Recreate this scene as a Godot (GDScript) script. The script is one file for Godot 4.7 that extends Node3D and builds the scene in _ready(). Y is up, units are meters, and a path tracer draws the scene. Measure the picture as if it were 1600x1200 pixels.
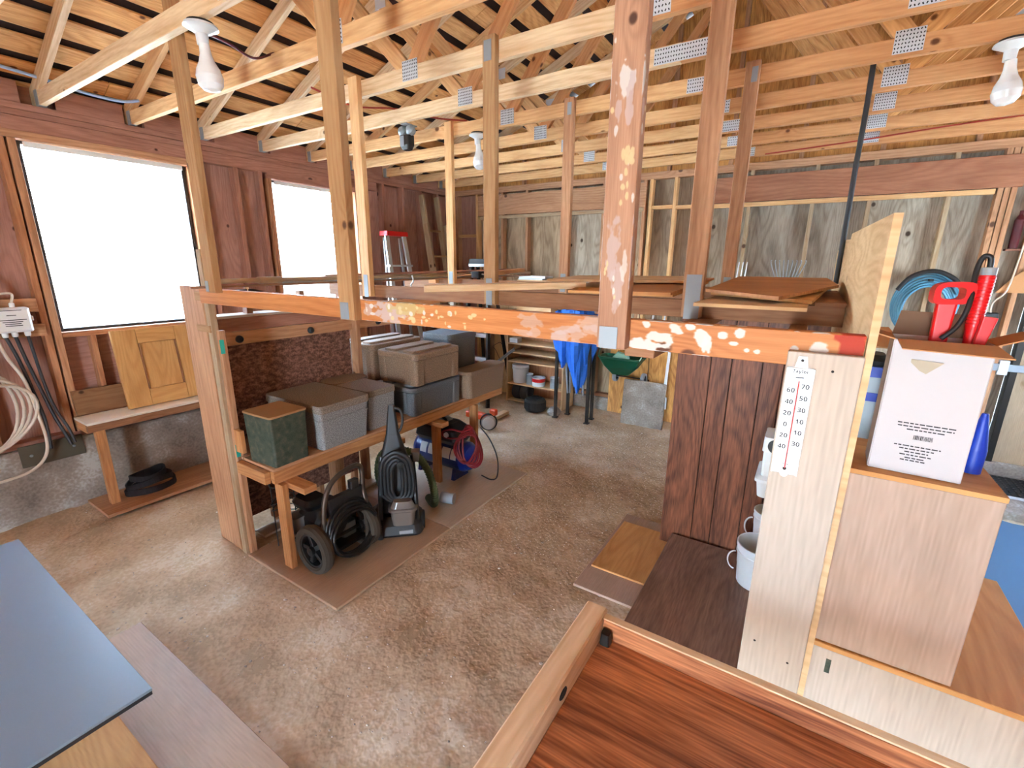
extends Node3D

# ------------------------------------------------------------------ helpers
var M := {}
var F := Transform3D.IDENTITY      # frame in which parts are being placed
var mesh_cache := {}
var names := {}
var rng := RandomNumberGenerator.new()

func numbered(parent: Node, called: String) -> String:
	var key := str(parent.get_instance_id()) + "/" + called
	var n: int = names.get(key, 0)
	names[key] = n + 1
	return called if n == 0 else "%s_%03d" % [called, n]

func gx(n: Node) -> Transform3D:
	var t := Transform3D.IDENTITY
	var k := n
	while k != self and k != null:
		t = (k as Node3D).transform * t
		k = k.get_parent()
	return t

func thing(called: String, label: String, category: String, at := Vector3.ZERO, turn := 0.0, group := "", local := false) -> Node3D:
	var o := Node3D.new()
	o.name = numbered(self, called)
	add_child(o)
	o.transform = Transform3D(Basis(Vector3.UP, turn), at)
	o.set_meta("label", label)
	o.set_meta("category", category)
	if group != "":
		o.set_meta("group", group)
	F = o.transform if local else Transform3D.IDENTITY
	return o

func struct(called: String, label: String, at := Vector3.ZERO) -> Node3D:
	var o := Node3D.new()
	o.name = numbered(self, called)
	add_child(o)
	o.position = at
	o.set_meta("kind", "structure")
	o.set_meta("label", label)
	F = Transform3D.IDENTITY
	return o

func put(parent: Node, called: String, mesh: Mesh, m: Material, xf := Transform3D.IDENTITY) -> MeshInstance3D:
	var o := MeshInstance3D.new()
	o.name = numbered(parent, called)
	o.mesh = mesh
	o.material_override = m
	parent.add_child(o)
	o.transform = gx(parent).affine_inverse() * F * xf
	return o

func stuff(o: Node, label := "") -> Node:
	o.set_meta("kind", "stuff")
	if label != "":
		o.set_meta("label", label)
	return o

# --- mesh building
func tri(st: SurfaceTool, a: Vector3, b: Vector3, c: Vector3, n: Vector3, ua := Vector2.ZERO, ub := Vector2.ZERO, uc := Vector2.ZERO, na := Vector3.ZERO, nb := Vector3.ZERO, nc := Vector3.ZERO):
	if (c - a).cross(b - a).dot(n) < 0.0:
		var t := b; b = c; c = t
		var u := ub; ub = uc; uc = u
		var q := nb; nb = nc; nc = q
	st.set_normal(na if na != Vector3.ZERO else n); st.set_uv(ua); st.add_vertex(a)
	st.set_normal(nb if nb != Vector3.ZERO else n); st.set_uv(ub); st.add_vertex(b)
	st.set_normal(nc if nc != Vector3.ZERO else n); st.set_uv(uc); st.add_vertex(c)

func begin() -> SurfaceTool:
	var st := SurfaceTool.new()
	st.begin(Mesh.PRIMITIVE_TRIANGLES)
	return st

# chamfered box, length lx along x (grain), UV in metres, front face (+z) upright
func cbox_into(st: SurfaceTool, sz: Vector3, c: float, off := Vector2.ZERO, xf := Transform3D.IDENTITY):
	var h := sz * 0.5
	c = min(c, 0.45 * min(h.x, min(h.y, h.z)) * 2.0)
	var uvf := func(p: Vector3, n: Vector3) -> Vector2:
		if absf(n.x) > 0.8:
			return Vector2(p.z + h.z, h.y - p.y) * Vector2(0.5, 1) + off
		if absf(n.y) > 0.8:
			return Vector2(p.x + h.x, p.z + h.z) + off
		return Vector2(p.x + h.x, h.y - p.y) + off
	for ax in 3:
		for s in [-1.0, 1.0]:
			var n := Vector3.ZERO
			n[ax] = s
			var b := (ax + 1) % 3
			var d := (ax + 2) % 3
			var q := []
			for k in [[-1, -1], [1, -1], [1, 1], [-1, 1]]:
				var p := Vector3.ZERO
				p[ax] = s * h[ax]
				p[b] = k[0] * (h[b] - c)
				p[d] = k[1] * (h[d] - c)
				q.append(p)
			var wn := xf.basis * n
			tri(st, xf * q[0], xf * q[1], xf * q[2], wn, uvf.call(q[0], n), uvf.call(q[1], n), uvf.call(q[2], n))
			tri(st, xf * q[0], xf * q[2], xf * q[3], wn, uvf.call(q[0], n), uvf.call(q[2], n), uvf.call(q[3], n))
	# edges
	for ax in 3:
		var b := (ax + 1) % 3
		var d := (ax + 2) % 3
		for sb in [-1.0, 1.0]:
			for sd in [-1.0, 1.0]:
				var n := Vector3.ZERO
				n[b] = sb; n[d] = sd
				n = n.normalized()
				var q := []
				for e in [[-1.0, 0], [1.0, 0], [1.0, 1], [-1.0, 1]]:
					var p := Vector3.ZERO
					p[ax] = e[0] * (h[ax] - c)
					if e[1] == 0:
						p[b] = sb * h[b]; p[d] = sd * (h[d] - c)
					else:
						p[b] = sb * (h[b] - c); p[d] = sd * h[d]
					q.append(p)
				var fn := Vector3.ZERO
				fn[b if b != 0 else d] = 1.0
				var wn := xf.basis * n
				tri(st, xf * q[0], xf * q[1], xf * q[2], wn, uvf.call(q[0], fn), uvf.call(q[1], fn), uvf.call(q[2], fn))
				tri(st, xf * q[0], xf * q[2], xf * q[3], wn, uvf.call(q[0], fn), uvf.call(q[2], fn), uvf.call(q[3], fn))
	for sx in [-1.0, 1.0]:
		for sy in [-1.0, 1.0]:
			for sz2 in [-1.0, 1.0]:
				var s := Vector3(sx, sy, sz2)
				var n := s.normalized()
				var p1 := Vector3(sx * h.x, sy * (h.y - c), sz2 * (h.z - c))
				var p2 := Vector3(sx * (h.x - c), sy * h.y, sz2 * (h.z - c))
				var p3 := Vector3(sx * (h.x - c), sy * (h.y - c), sz2 * h.z)
				tri(st, xf * p1, xf * p2, xf * p3, xf.basis * n, off, off, off)

func cbox(sz: Vector3, c := 0.002, variant := -1) -> ArrayMesh:
	var key := "%d_%d_%d_%d_%d" % [roundi(sz.x * 2000), roundi(sz.y * 2000), roundi(sz.z * 2000), roundi(c * 10000), variant]
	if mesh_cache.has(key):
		return mesh_cache[key]
	var st := begin()
	var off := Vector2.ZERO
	if variant >= 0:
		off = Vector2(fmod(variant * 1.37 + 0.21, 4.0), fmod(variant * 0.173 + 0.05, maxf(0.05, 0.95 - minf(0.9, maxf(sz.y, sz.z)))))
	cbox_into(st, sz, c, off)
	var m := st.commit()
	mesh_cache[key] = m
	return m

var vcount := 0
# board from a to b: h = size along "up", t = thickness across
func lum(parent: Node, called: String, a: Vector3, b: Vector3, h: float, t: float, m: Material, up := Vector3.UP, c := 0.002, variant := -2) -> MeshInstance3D:
	var d := b - a
	var x := d.normalized()
	var z := x.cross(up).normalized()
	var y := z.cross(x).normalized()
	if variant == -2:
		vcount += 1
		variant = vcount % 7
	return put(parent, called, cbox(Vector3(d.length(), h, t), c, variant), m, Transform3D(Basis(x, y, z), (a + b) * 0.5))

# axis aligned box; grain along the longest axis
func bx(parent: Node, called: String, lo: Vector3, hi: Vector3, m: Material, c := 0.002, variant := -2) -> MeshInstance3D:
	var s := hi - lo
	var mid := (lo + hi) * 0.5
	if s.x >= s.y and s.x >= s.z:
		return lum(parent, called, Vector3(lo.x, mid.y, mid.z), Vector3(hi.x, mid.y, mid.z), s.y, s.z, m, Vector3.UP, c, variant)
	if s.y >= s.z:
		return lum(parent, called, Vector3(mid.x, lo.y, mid.z), Vector3(mid.x, hi.y, mid.z), s.x, s.z, m, Vector3.RIGHT, c, variant)
	return lum(parent, called, Vector3(mid.x, mid.y, lo.z), Vector3(mid.x, mid.y, hi.z), s.y, s.x, m, Vector3.UP, c, variant)

# sweep a circle along points
func smooth(pts: Array, n := 6) -> Array:
	var out := []
	for i in pts.size() - 1:
		var p0: Vector3 = pts[maxi(i - 1, 0)]
		var p1: Vector3 = pts[i]
		var p2: Vector3 = pts[i + 1]
		var p3: Vector3 = pts[mini(i + 2, pts.size() - 1)]
		for k in n:
			var t := float(k) / n
			out.append(p1.cubic_interpolate(p2, p0, p3, t))
	out.append(pts[-1])
	return out

func tube_into(st: SurfaceTool, pts: Array, r: float, sides := 8, closed := false, caps := true):
	var n := pts.size()
	var rings := []
	var prev := Vector3.UP
	for i in n:
		var a: Vector3 = pts[(i - 1 + n) % n] if (closed or i > 0) else pts[i]
		var b: Vector3 = pts[(i + 1) % n] if (closed or i < n - 1) else pts[i]
		var d := (b - a).normalized()
		if i == 0:
			prev = Vector3.UP if absf(d.y) < 0.9 else Vector3.RIGHT
		var u := (prev - d * prev.dot(d))
		if u.length() < 0.01:
			u = d.cross(Vector3(0.3, 0.5, 0.8))
		u = u.normalized()
		prev = u
		var v := d.cross(u)
		var ring := []
		for k in sides:
			var an := TAU * k / sides
			ring.append(u * cos(an) + v * sin(an))
		rings.append(ring)
	var acc := 0.0
	var last := n if closed else n - 1
	for i in last:
		var j := (i + 1) % n
		var p: Vector3 = pts[i]
		var q: Vector3 = pts[j]
		var l := p.distance_to(q)
		for k in sides:
			var k2 := (k + 1) % sides
			var n1: Vector3 = rings[i][k]
			var n2: Vector3 = rings[i][k2]
			var n3: Vector3 = rings[j][k2]
			var n4: Vector3 = rings[j][k]
			var u1 := float(k) / sides * TAU * r
			var u2 := float(k + 1) / sides * TAU * r
			tri(st, p + n1 * r, p + n2 * r, q + n3 * r, n1 + n2, Vector2(acc, u1), Vector2(acc, u2), Vector2(acc + l, u2), n1, n2, n3)
			tri(st, p + n1 * r, q + n3 * r, q + n4 * r, n1 + n2, Vector2(acc, u1), Vector2(acc + l, u2), Vector2(acc + l, u1), n1, n3, n4)
		acc += l
	if caps and not closed:
		for e in [0, n - 1]:
			var p: Vector3 = pts[e]
			var d: Vector3 = (pts[0] - pts[1]).normalized() if e == 0 else (pts[n - 1] - pts[n - 2]).normalized()
			for k in sides:
				tri(st, p, p + rings[e][k] * r, p + rings[e][(k + 1) % sides] * r, d)

func tube(pts: Array, r: float, sides := 8, closed := false) -> ArrayMesh:
	var st := begin()
	tube_into(st, pts, r, sides, closed)
	return st.commit()

# lathe: profile of Vector2(radius, y)
func lathe_into(st: SurfaceTool, prof: Array, segs := 24, xf := Transform3D.IDENTITY, sx := 1.0, sz := 1.0):
	for i in prof.size() - 1:
		var p: Vector2 = prof[i]
		var q: Vector2 = prof[i + 1]
		var sn := Vector2(q.y - p.y, -(q.x - p.x))
		if sn.length() < 1e-6:
			continue
		sn = sn.normalized()
		for k in segs:
			var a := TAU * k / segs
			var b := TAU * (k + 1) / segs
			var da := Vector3(cos(a) * sx, 0, sin(a) * sz)
			var db := Vector3(cos(b) * sx, 0, sin(b) * sz)
			var na := (xf.basis * Vector3(cos(a) * sn.x, sn.y, sin(a) * sn.x)).normalized()
			var nb := (xf.basis * Vector3(cos(b) * sn.x, sn.y, sin(b) * sn.x)).normalized()
			var A := xf * (da * p.x + Vector3.UP * p.y)
			var B := xf * (db * p.x + Vector3.UP * p.y)
			var C := xf * (db * q.x + Vector3.UP * q.y)
			var D := xf * (da * q.x + Vector3.UP * q.y)
			var ua := Vector2(a * 0.1, p.y)
			var ub := Vector2(b * 0.1, p.y)
			if p.x > 1e-6:
				tri(st, A, B, C, na + nb, ua, ub, Vector2(b * 0.1, q.y), na, nb, nb)
			if q.x > 1e-6:
				tri(st, A, C, D, na + nb, ua, Vector2(b * 0.1, q.y), Vector2(a * 0.1, q.y), na, nb, na)

func lathe(prof: Array, segs := 24, sx := 1.0, sz := 1.0) -> ArrayMesh:
	var st := begin()
	lathe_into(st, prof, segs, Transform3D.IDENTITY, sx, sz)
	return st.commit()

# rounded-rectangle loft: rings of [half_x, half_z, corner, y]
func loft_into(st: SurfaceTool, rings: Array, cap_top := true, cap_bottom := true, xf := Transform3D.IDENTITY, n := 4):
	var R := []
	for r in rings:
		var ring := []
		var hx: float = r[0]
		var hz: float = r[1]
		var c: float = minf(r[2], minf(hx, hz))
		for q in 4:
			var cx := (hx - c) * (1.0 if q == 0 or q == 3 else -1.0)
			var cz := (hz - c) * (1.0 if q < 2 else -1.0)
			for k in n + 1:
				var a := (q + float(k) / n) * PI / 2
				ring.append([Vector3(cx + c * cos(a), r[3], cz + c * sin(a)), Vector3(cos(a), 0, sin(a))])
		R.append(ring)
	for i in R.size() - 1:
		var A: Array = R[i]
		var B: Array = R[i + 1]
		for k in A.size():
			var k2 := (k + 1) % A.size()
			var p: Vector3 = A[k][0]
			var q: Vector3 = A[k2][0]
			var s: Vector3 = B[k2][0]
			var t: Vector3 = B[k][0]
			var fn := (s - p).cross(q - p)
			if fn.length() < 1e-12:
				fn = (t - p).cross(s - p)
			if fn.length() < 1e-12:
				continue
			fn = fn.normalized()
			var out: Vector3 = A[k][1] + A[k2][1]
			var dr := Vector2(t.x, t.z).length() - Vector2(p.x, p.z).length()
			var dy := t.y - p.y
			var sl := Vector2(dy, -dr)
			if sl.length() < 1e-7:
				continue
			sl = sl.normalized()
			var n1 := (Vector3(A[k][1].x * sl.x, sl.y, A[k][1].z * sl.x)).normalized()
			var n2 := (Vector3(A[k2][1].x * sl.x, sl.y, A[k2][1].z * sl.x)).normalized()
			var g := xf.basis * (n1 + n2)
			tri(st, xf * p, xf * q, xf * s, g, Vector2(p.x + p.z, p.y), Vector2(q.x + q.z, q.y), Vector2(s.x + s.z, s.y), xf.basis * n1, xf.basis * n2, xf.basis * n2)
			tri(st, xf * p, xf * s, xf * t, g, Vector2(p.x + p.z, p.y), Vector2(s.x + s.z, s.y), Vector2(t.x + t.z, t.y), xf.basis * n1, xf.basis * n2, xf.basis * n1)
	for e in [[cap_bottom, 0, Vector3.DOWN], [cap_top, R.size() - 1, Vector3.UP]]:
		if e[0]:
			var ring: Array = R[e[1]]
			var c := Vector3(0, ring[0][0].y, 0)
			for k in ring.size():
				var p: Vector3 = ring[k][0]
				var q: Vector3 = ring[(k + 1) % ring.size()][0]
				tri(st, xf * c, xf * p, xf * q, xf.basis * e[2], Vector2(0, 0), Vector2(p.x, p.z), Vector2(q.x, q.z))

func loft(rings: Array, cap_top := true, cap_bottom := true, n := 4) -> ArrayMesh:
	var st := begin()
	loft_into(st, rings, cap_top, cap_bottom, Transform3D.IDENTITY, n)
	return st.commit()

# extruded polygon in the xy plane, thickness along z (centred)
func prism_into(st: SurfaceTool, poly: PackedVector2Array, t: float, xf := Transform3D.IDENTITY):
	var idx := Geometry2D.triangulate_polygon(poly)
	for s in [-1.0, 1.0]:
		for i in range(0, idx.size(), 3):
			var a := poly[idx[i]]
			var b := poly[idx[i + 1]]
			var c := poly[idx[i + 2]]
			tri(st, xf * Vector3(a.x, a.y, s * t / 2), xf * Vector3(b.x, b.y, s * t / 2), xf * Vector3(c.x, c.y, s * t / 2), xf.basis * Vector3(0, 0, s), a, b, c)
	var area := 0.0
	for i in poly.size():
		var p := poly[i]
		var q := poly[(i + 1) % poly.size()]
		area += p.x * q.y - q.x * p.y
	for i in poly.size():
		var p := poly[i]
		var q := poly[(i + 1) % poly.size()]
		var n2 := (q - p).orthogonal().normalized() * (-1.0 if area < 0 else 1.0)
		n2 = Vector2(q.y - p.y, -(q.x - p.x)).normalized() * (1.0 if area > 0 else -1.0)
		var n := xf.basis * Vector3(n2.x, n2.y, 0)
		var a := xf * Vector3(p.x, p.y, -t / 2)
		var b := xf * Vector3(q.x, q.y, -t / 2)
		var c := xf * Vector3(q.x, q.y, t / 2)
		var d := xf * Vector3(p.x, p.y, t / 2)
		tri(st, a, b, c, n, p, q, q)
		tri(st, a, c, d, n, p, q, p)

func prism(poly: Array, t: float) -> ArrayMesh:
	var st := begin()
	prism_into(st, PackedVector2Array(poly), t)
	return st.commit()

func text_mesh(s: String, size: float, depth := 0.0004) -> TextMesh:
	var t := TextMesh.new()
	var f := SystemFont.new()
	f.font_names = PackedStringArray(["Droid Sans"])
	f.font_weight = 700
	t.font = f
	t.text = s
	t.font_size = 32
	t.pixel_size = size / 32.0
	t.depth = depth
	t.curve_step = 1.0
	return t

func at(p: Vector3, turn := 0.0) -> Transform3D:
	return Transform3D(Basis(Vector3.UP, turn), p)

# ------------------------------------------------------------------ textures and materials
func nz(sd: int, fr: float, oct := 3) -> FastNoiseLite:
	var n := FastNoiseLite.new()
	n.seed = sd
	n.noise_type = FastNoiseLite.TYPE_SIMPLEX_SMOOTH
	n.frequency = fr
	n.fractal_octaves = oct
	return n

# wood: u (4 m) along the grain, v (1 m) across
func wood_img(sd: int, light: Color, dark: Color, rings := 26.0, wav := 2.5, fine := 0.35, knots := 6, w := 640, h := 208, ku := 4.0, kv := 1.0) -> Image:
	var im := Image.create(w, h, false, Image.FORMAT_RGB8)
	var n1 := nz(sd, 1.0, 2)
	var n2 := nz(sd + 1, 1.0, 2)
	var r := RandomNumberGenerator.new()
	r.seed = sd
	var kn := []
	for i in knots:
		kn.append([Vector2(r.randf() * ku, r.randf() * kv), r.randf_range(0.008, 0.018)])
	var knc := Color(dark.r * 0.45, dark.g * 0.38, dark.b * 0.35)
	for y in h:
		var v := kv * y / h
		for x in w:
			var u := ku * x / w
			var t := 0.0
			var passes := 1
			var bl := 0.0
			if u > ku * 0.88:
				passes = 2
				bl = (u - ku * 0.88) / (ku * 0.12)
			var res := 0.0
			for p in passes:
				var uu := u - ku * p
				var k := v * rings + n1.get_noise_2d(uu * 0.55, v * 3.2) * wav
				for q in kn:
					var dd: Vector2 = Vector2((u - q[0].x) * 0.45, v - q[0].y)
					var l: float = dd.length_squared() / (q[1] * q[1] * 6.0)
					if l < 6.0:
						k += 1.6 * exp(-l)
				var g := 0.5 + 0.5 * sin(k * TAU)
				g = g * g * 0.6
				var f := n2.get_noise_2d(uu * 7.0, v * 170.0) * fine + n2.get_noise_2d(uu * 1.2 + 31.0, v * 5.0) * 0.35
				var tt := clampf(0.28 + g * 0.55 + f, 0.0, 1.0)
				res = tt if p == 0 else lerpf(res, tt, bl)
			t = res
			var c := light.lerp(dark, t)
			for q in kn:
				var d2: float = Vector2((u - q[0].x) * 0.8, v - q[0].y).length() / q[1]
				if d2 < 1.3:
					c = c.lerp(knc, clampf((1.3 - d2) * 1.6, 0.0, 0.85))
			im.set_pixel(x, y, c)
	return im

# two- or three-tone noise, seamless-ish by cross fade
func blotch_img(sd: int, cols: Array, fr: float, oct := 4, grain := 0.15, w := 512, size := 1.0, stretch := Vector2.ONE) -> Image:
	var im := Image.create(w, w, false, Image.FORMAT_RGB8)
	var n1 := nz(sd, fr / size, oct)
	var n2 := nz(sd + 9, 60.0 / size, 2)
	for y in w:
		for x in w:
			var p := Vector2(x, y) / w * size
			var e := Vector2(clampf((p.x / size - 0.8) / 0.2, 0, 1), clampf((p.y / size - 0.8) / 0.2, 0, 1))
			var q := p * stretch
			var sq := stretch * size
			var a := n1.get_noise_2d(q.x, q.y)
			if e.x > 0 or e.y > 0:
				var b := n1.get_noise_2d(q.x - sq.x, q.y)
				var c := n1.get_noise_2d(q.x, q.y - sq.y)
				var d := n1.get_noise_2d(q.x - sq.x, q.y - sq.y)
				a = lerpf(lerpf(a, b, e.x), lerpf(c, d, e.x), e.y)
			var t := clampf(0.5 + a * 0.9 + n2.get_noise_2d(p.x, p.y) * grain, 0.0, 0.999) * (cols.size() - 1)
			var i := int(t)
			im.set_pixel(x, y, (cols[i] as Color).lerp(cols[i + 1], t - i))
	return im

func itex(im: Image) -> ImageTexture:
	im.generate_mipmaps()
	return ImageTexture.create_from_image(im)

func normal_of(im: Image, strength: float) -> ImageTexture:
	var g := im.duplicate() as Image
	g.convert(Image.FORMAT_RGBA8)
	g.bump_map_to_normal_map(strength)
	g.generate_mipmaps()
	return ImageTexture.create_from_image(g)

func plain(key: String, col: Color, rough := 0.6, metal := 0.0, spec := 0.5) -> StandardMaterial3D:
	var m := StandardMaterial3D.new()
	m.albedo_color = col
	m.roughness = rough
	m.metallic = metal
	m.metallic_specular = spec
	M[key] = m
	return m

func tinted(key: String, base: String, tint: Color, rough := -1.0) -> StandardMaterial3D:
	var m := (M[base] as StandardMaterial3D).duplicate() as StandardMaterial3D
	m.albedo_color = tint
	if rough >= 0:
		m.roughness = rough
	M[key] = m
	return m

func woodmat(key: String, im: Image, rough := 0.75, scale := Vector2(0.25, 1.0), bump := 0.0):
	var m := StandardMaterial3D.new()
	m.albedo_texture = itex(im)
	m.roughness = rough
	m.metallic_specular = 0.35
	m.uv1_scale = Vector3(scale.x, scale.y, 1)
	if bump > 0:
		m.normal_enabled = true
		m.normal_texture = normal_of(im, bump)
	M[key] = m

func trimat(key: String, im: Image, rough: float, per_m: float, bump := 0.0, world := true):
	var m := StandardMaterial3D.new()
	m.albedo_texture = itex(im)
	m.roughness = rough
	m.metallic_specular = 0.35
	m.uv1_triplanar = true
	m.uv1_world_triplanar = world
	m.uv1_scale = Vector3.ONE * per_m
	if bump > 0:
		m.normal_enabled = true
		m.normal_texture = normal_of(im, bump)
	M[key] = m

func splatter_img(w: int, h: int, base: Image, blobs: Array, sd: int) -> Image:
	var im := Image.create(w, h, false, Image.FORMAT_RGB8)
	var n := nz(sd, 0.045, 3)
	for y in h:
		for x in w:
			im.set_pixel(x, y, base.get_pixel(x % base.get_width(), y % base.get_height()))
	for b in blobs:      # [x, y, rx, ry, colour, strength]
		var rx: float = b[2] * w
		var ry: float = b[3] * h
		for y in range(maxi(0, int(b[1] * h - ry * 1.6)), mini(h, int(b[1] * h + ry * 1.6) + 1)):
			for x in range(maxi(0, int(b[0] * w - rx * 1.6)), mini(w, int(b[0] * w + rx * 1.6) + 1)):
				var d := Vector2((x - b[0] * w) / rx, (y - b[1] * h) / ry).length()
				d += n.get_noise_2d(x * 1.0, y * 1.0) * 0.7
				if d < 1.0:
					var c := im.get_pixel(x, y)
					im.set_pixel(x, y, c.lerp(b[4], clampf((1.0 - d) * 6.0, 0.0, 1.0) * b[5]))
	return im

func C(r: float, g: float, b: float) -> Color:
	return Color(r, g, b)

func make_materials():
	var pine := wood_img(11, C(0.92, 0.81, 0.65), C(0.78, 0.61, 0.44), 22.0, 2.6, 0.3, 9)
	woodmat("pine", pine, 0.7)
	tinted("pine_warm", "pine", C(0.98, 0.90, 0.80))
	tinted("pine_red", "pine", C(0.92, 0.78, 0.67))
	tinted("pine_pale", "pine", C(1.0, 1.0, 1.0))
	tinted("pine_grey", "pine", C(0.78, 0.78, 0.79))
	tinted("pine_dull", "pine", C(0.77, 0.69, 0.61))
	var fir := wood_img(23, C(0.79, 0.60, 0.45), C(0.62, 0.43, 0.30), 30.0, 2.0, 0.34, 6)
	woodmat("fir", fir, 0.65)
	tinted("fir_light", "fir", C(1.0, 1.0, 1.0))
	tinted("fir_dark", "fir", C(0.80, 0.76, 0.73))
	tinted("fir_wall", "fir", C(0.97, 0.91, 0.88))
	tinted("fir_orange", "fir", C(1.0, 0.93, 0.80))
	var red := wood_img(37, C(0.70, 0.50, 0.42), C(0.54, 0.36, 0.29), 18.0, 3.0, 0.3, 5)
	woodmat("red", red, 0.75)
	tinted("red_bright", "red", C(1.0, 0.95, 0.85))
	var plank := wood_img(41, C(0.92, 0.72, 0.48), C(0.74, 0.50, 0.28), 14.0, 3.5, 0.4, 10)
	woodmat("plank", plank, 0.8)
	tinted("plank_b", "plank", C(1.0, 0.97, 0.93))
	tinted("plank_c", "plank", C(0.95, 0.86, 0.78))
	tinted("plank_d", "plank", C(1.0, 1.0, 1.0))
	var plyg := wood_img(53, C(0.74, 0.69, 0.62), C(0.50, 0.44, 0.38), 9.0, 5.0, 0.30, 9, 640, 320, 3.0, 1.5)
	woodmat("ply_grey", plyg, 0.85, Vector2(1 / 3.0, 1 / 1.5))
	tinted("ply_grey_b", "ply_grey", C(1.0, 0.99, 0.97))
	(M["ply_grey"] as StandardMaterial3D).albedo_color = C(0.92, 0.91, 0.90)
	tinted("ply_grey_c", "ply_grey", C(0.86, 0.80, 0.74))
	tinted("ply_tan", "ply_grey", C(1.0, 0.93, 0.84))
	var plyr := wood_img(59, C(0.72, 0.54, 0.47), C(0.58, 0.41, 0.35), 7.0, 5.0, 0.3, 5, 640, 320, 3.0, 1.5)
	woodmat("ply_red", plyr, 0.85, Vector2(1 / 3.0, 1 / 1.5))
	var gab := wood_img(61, C(0.88, 0.64, 0.36), C(0.60, 0.39, 0.21), 12.0, 4.0, 0.45, 6, 640, 320, 3.0, 1.5)
	woodmat("gable", gab, 0.85, Vector2(1 / 3.0, 1 / 1.5))
	var plyl := wood_img(67, C(0.87, 0.73, 0.55), C(0.74, 0.57, 0.39), 6.0, 5.0, 0.22, 3, 640, 320, 3.0, 1.5)
	woodmat("ply_light", plyl, 0.7, Vector2(1 / 3.0, 1 / 1.5))
	tinted("ply_warm", "ply_light", C(0.97, 0.86, 0.72))
	tinted("ply_dirty", "ply_light", C(0.92, 0.85, 0.79), 0.45)
	tinted("ply_dusty", "ply_light", C(0.98, 0.95, 0.92), 0.38)
	tinted("strip_sandy", "ply_light", C(0.92, 0.85, 0.81))
	var paint := wood_img(71, C(0.76, 0.69, 0.62), C(0.67, 0.60, 0.53), 90.0, 2.5, 0.40, 0, 640, 320, 3.0, 1.5)
	woodmat("paint_white", paint, 0.6, Vector2(1 / 3.0, 1 / 1.5))
	tinted("paint_pink", "paint_white", C(0.97, 0.90, 0.87))
	tinted("paint_cream", "paint_white", C(0.98, 0.92, 0.82))
	tinted("sheet_dusty", "paint_white", C(1.0, 0.97, 0.93), 0.35)
	tinted("sheet_tan", "paint_white", C(0.95, 0.85, 0.75), 0.5)
	plain("bench_top", C(0.86, 0.80, 0.72), 0.5)
	plain("plate_olive", C(0.30, 0.27, 0.21), 0.6)
	tinted("paint_yellowed", "ply_light", C(0.96, 0.88, 0.74))
	tinted("board_dark", "pine", C(0.62, 0.53, 0.47))
	var wal := wood_img(73, C(0.58, 0.35, 0.24), C(0.30, 0.165, 0.11), 26.0, 4.0, 0.45, 0, 640, 320, 3.0, 1.5)
	woodmat("walnut", wal, 0.45, Vector2(1 / 3.0, 1 / 1.5))
	var waltop := wood_img(74, C(0.60, 0.46, 0.38), C(0.42, 0.30, 0.24), 22.0, 4.0, 0.4, 0, 640, 320, 3.0, 1.5)
	woodmat("walnut_top", waltop, 0.35, Vector2(1 / 3.0, 1 / 1.5))
	var rose := wood_img(79, C(0.84, 0.55, 0.36), C(0.40, 0.21, 0.14), 22.0, 4.5, 0.4, 0, 640, 320, 1.5, 0.75)
	woodmat("rosewood", rose, 0.4, Vector2(1 / 1.5, 1 / 0.75))
	var osb := blotch_img(83, [C(0.34, 0.22, 0.18), C(0.47, 0.32, 0.26), C(0.60, 0.43, 0.36)], 16.0, 3, 0.5, 512, 1.0, Vector2(1, 1.8))
	trimat("osb", osb, 0.8, 1.0)
	var dirt := blotch_img(89, [C(0.67, 0.57, 0.45), C(0.74, 0.63, 0.505), C(0.78, 0.675, 0.55), C(0.83, 0.75, 0.645)], 4.0, 7, 0.36, 1024, 2.0)
	trimat("dirt", dirt, 0.95, 0.5, 14.0)
	var peb := plain("pebble", C(0.62, 0.55, 0.48), 0.9)
	peb.vertex_color_use_as_albedo = true
	peb.albedo_color = Color.WHITE
	var conc := blotch_img(97, [C(0.45, 0.40, 0.36), C(0.54, 0.49, 0.44), C(0.59, 0.54, 0.49), C(0.70, 0.67, 0.63)], 4.0, 5, 0.3, 512, 1.5)
	trimat("concrete", conc, 0.9, 1 / 1.5, 3.0)
	tinted("concrete_light", "concrete", C(1.0, 1.0, 1.0))
	var spk := blotch_img(101, [C(0.40, 0.39, 0.38), C(0.52, 0.51, 0.50), C(0.62, 0.61, 0.60)], 60.0, 2, 0.9, 256, 0.5)
	trimat("tote_grey", spk, 0.6, 2.0)
	tinted("tote_light", "tote_grey", C(1.0, 1.0, 1.0))
	tinted("tote_lid", "tote_grey", C(0.97, 0.89, 0.81))
	tinted("tote_dark", "tote_grey", C(0.74, 0.77, 0.80))
	tinted("tote_brown", "tote_grey", C(1.0, 0.84, 0.70))
	var grn := blotch_img(103, [C(0.20, 0.23, 0.19), C(0.25, 0.28, 0.23), C(0.28, 0.30, 0.25), C(0.38, 0.35, 0.28)], 9.0, 4, 0.3, 256, 0.5)
	trimat("tin_green", grn, 0.6, 2.0)
	plain("rust_tan", C(0.62, 0.46, 0.30), 0.7)
	plain("galv", C(0.58, 0.60, 0.61), 0.5, 0.35)
	plain("galv_bright", C(0.80, 0.81, 0.82), 0.4, 0.25)
	plain("hole", C(0.10, 0.08, 0.07), 0.9)
	plain("alu", C(0.78, 0.79, 0.80), 0.35, 0.8)
	plain("white", C(0.86, 0.86, 0.85), 0.5)
	plain("white_gloss", C(0.84, 0.84, 0.83), 0.3)
	plain("carton", C(0.76, 0.73, 0.72), 0.75)
	plain("cardboard", C(0.72, 0.51, 0.33), 0.85)
	plain("cardboard_dark", C(0.45, 0.33, 0.24), 0.85)
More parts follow.
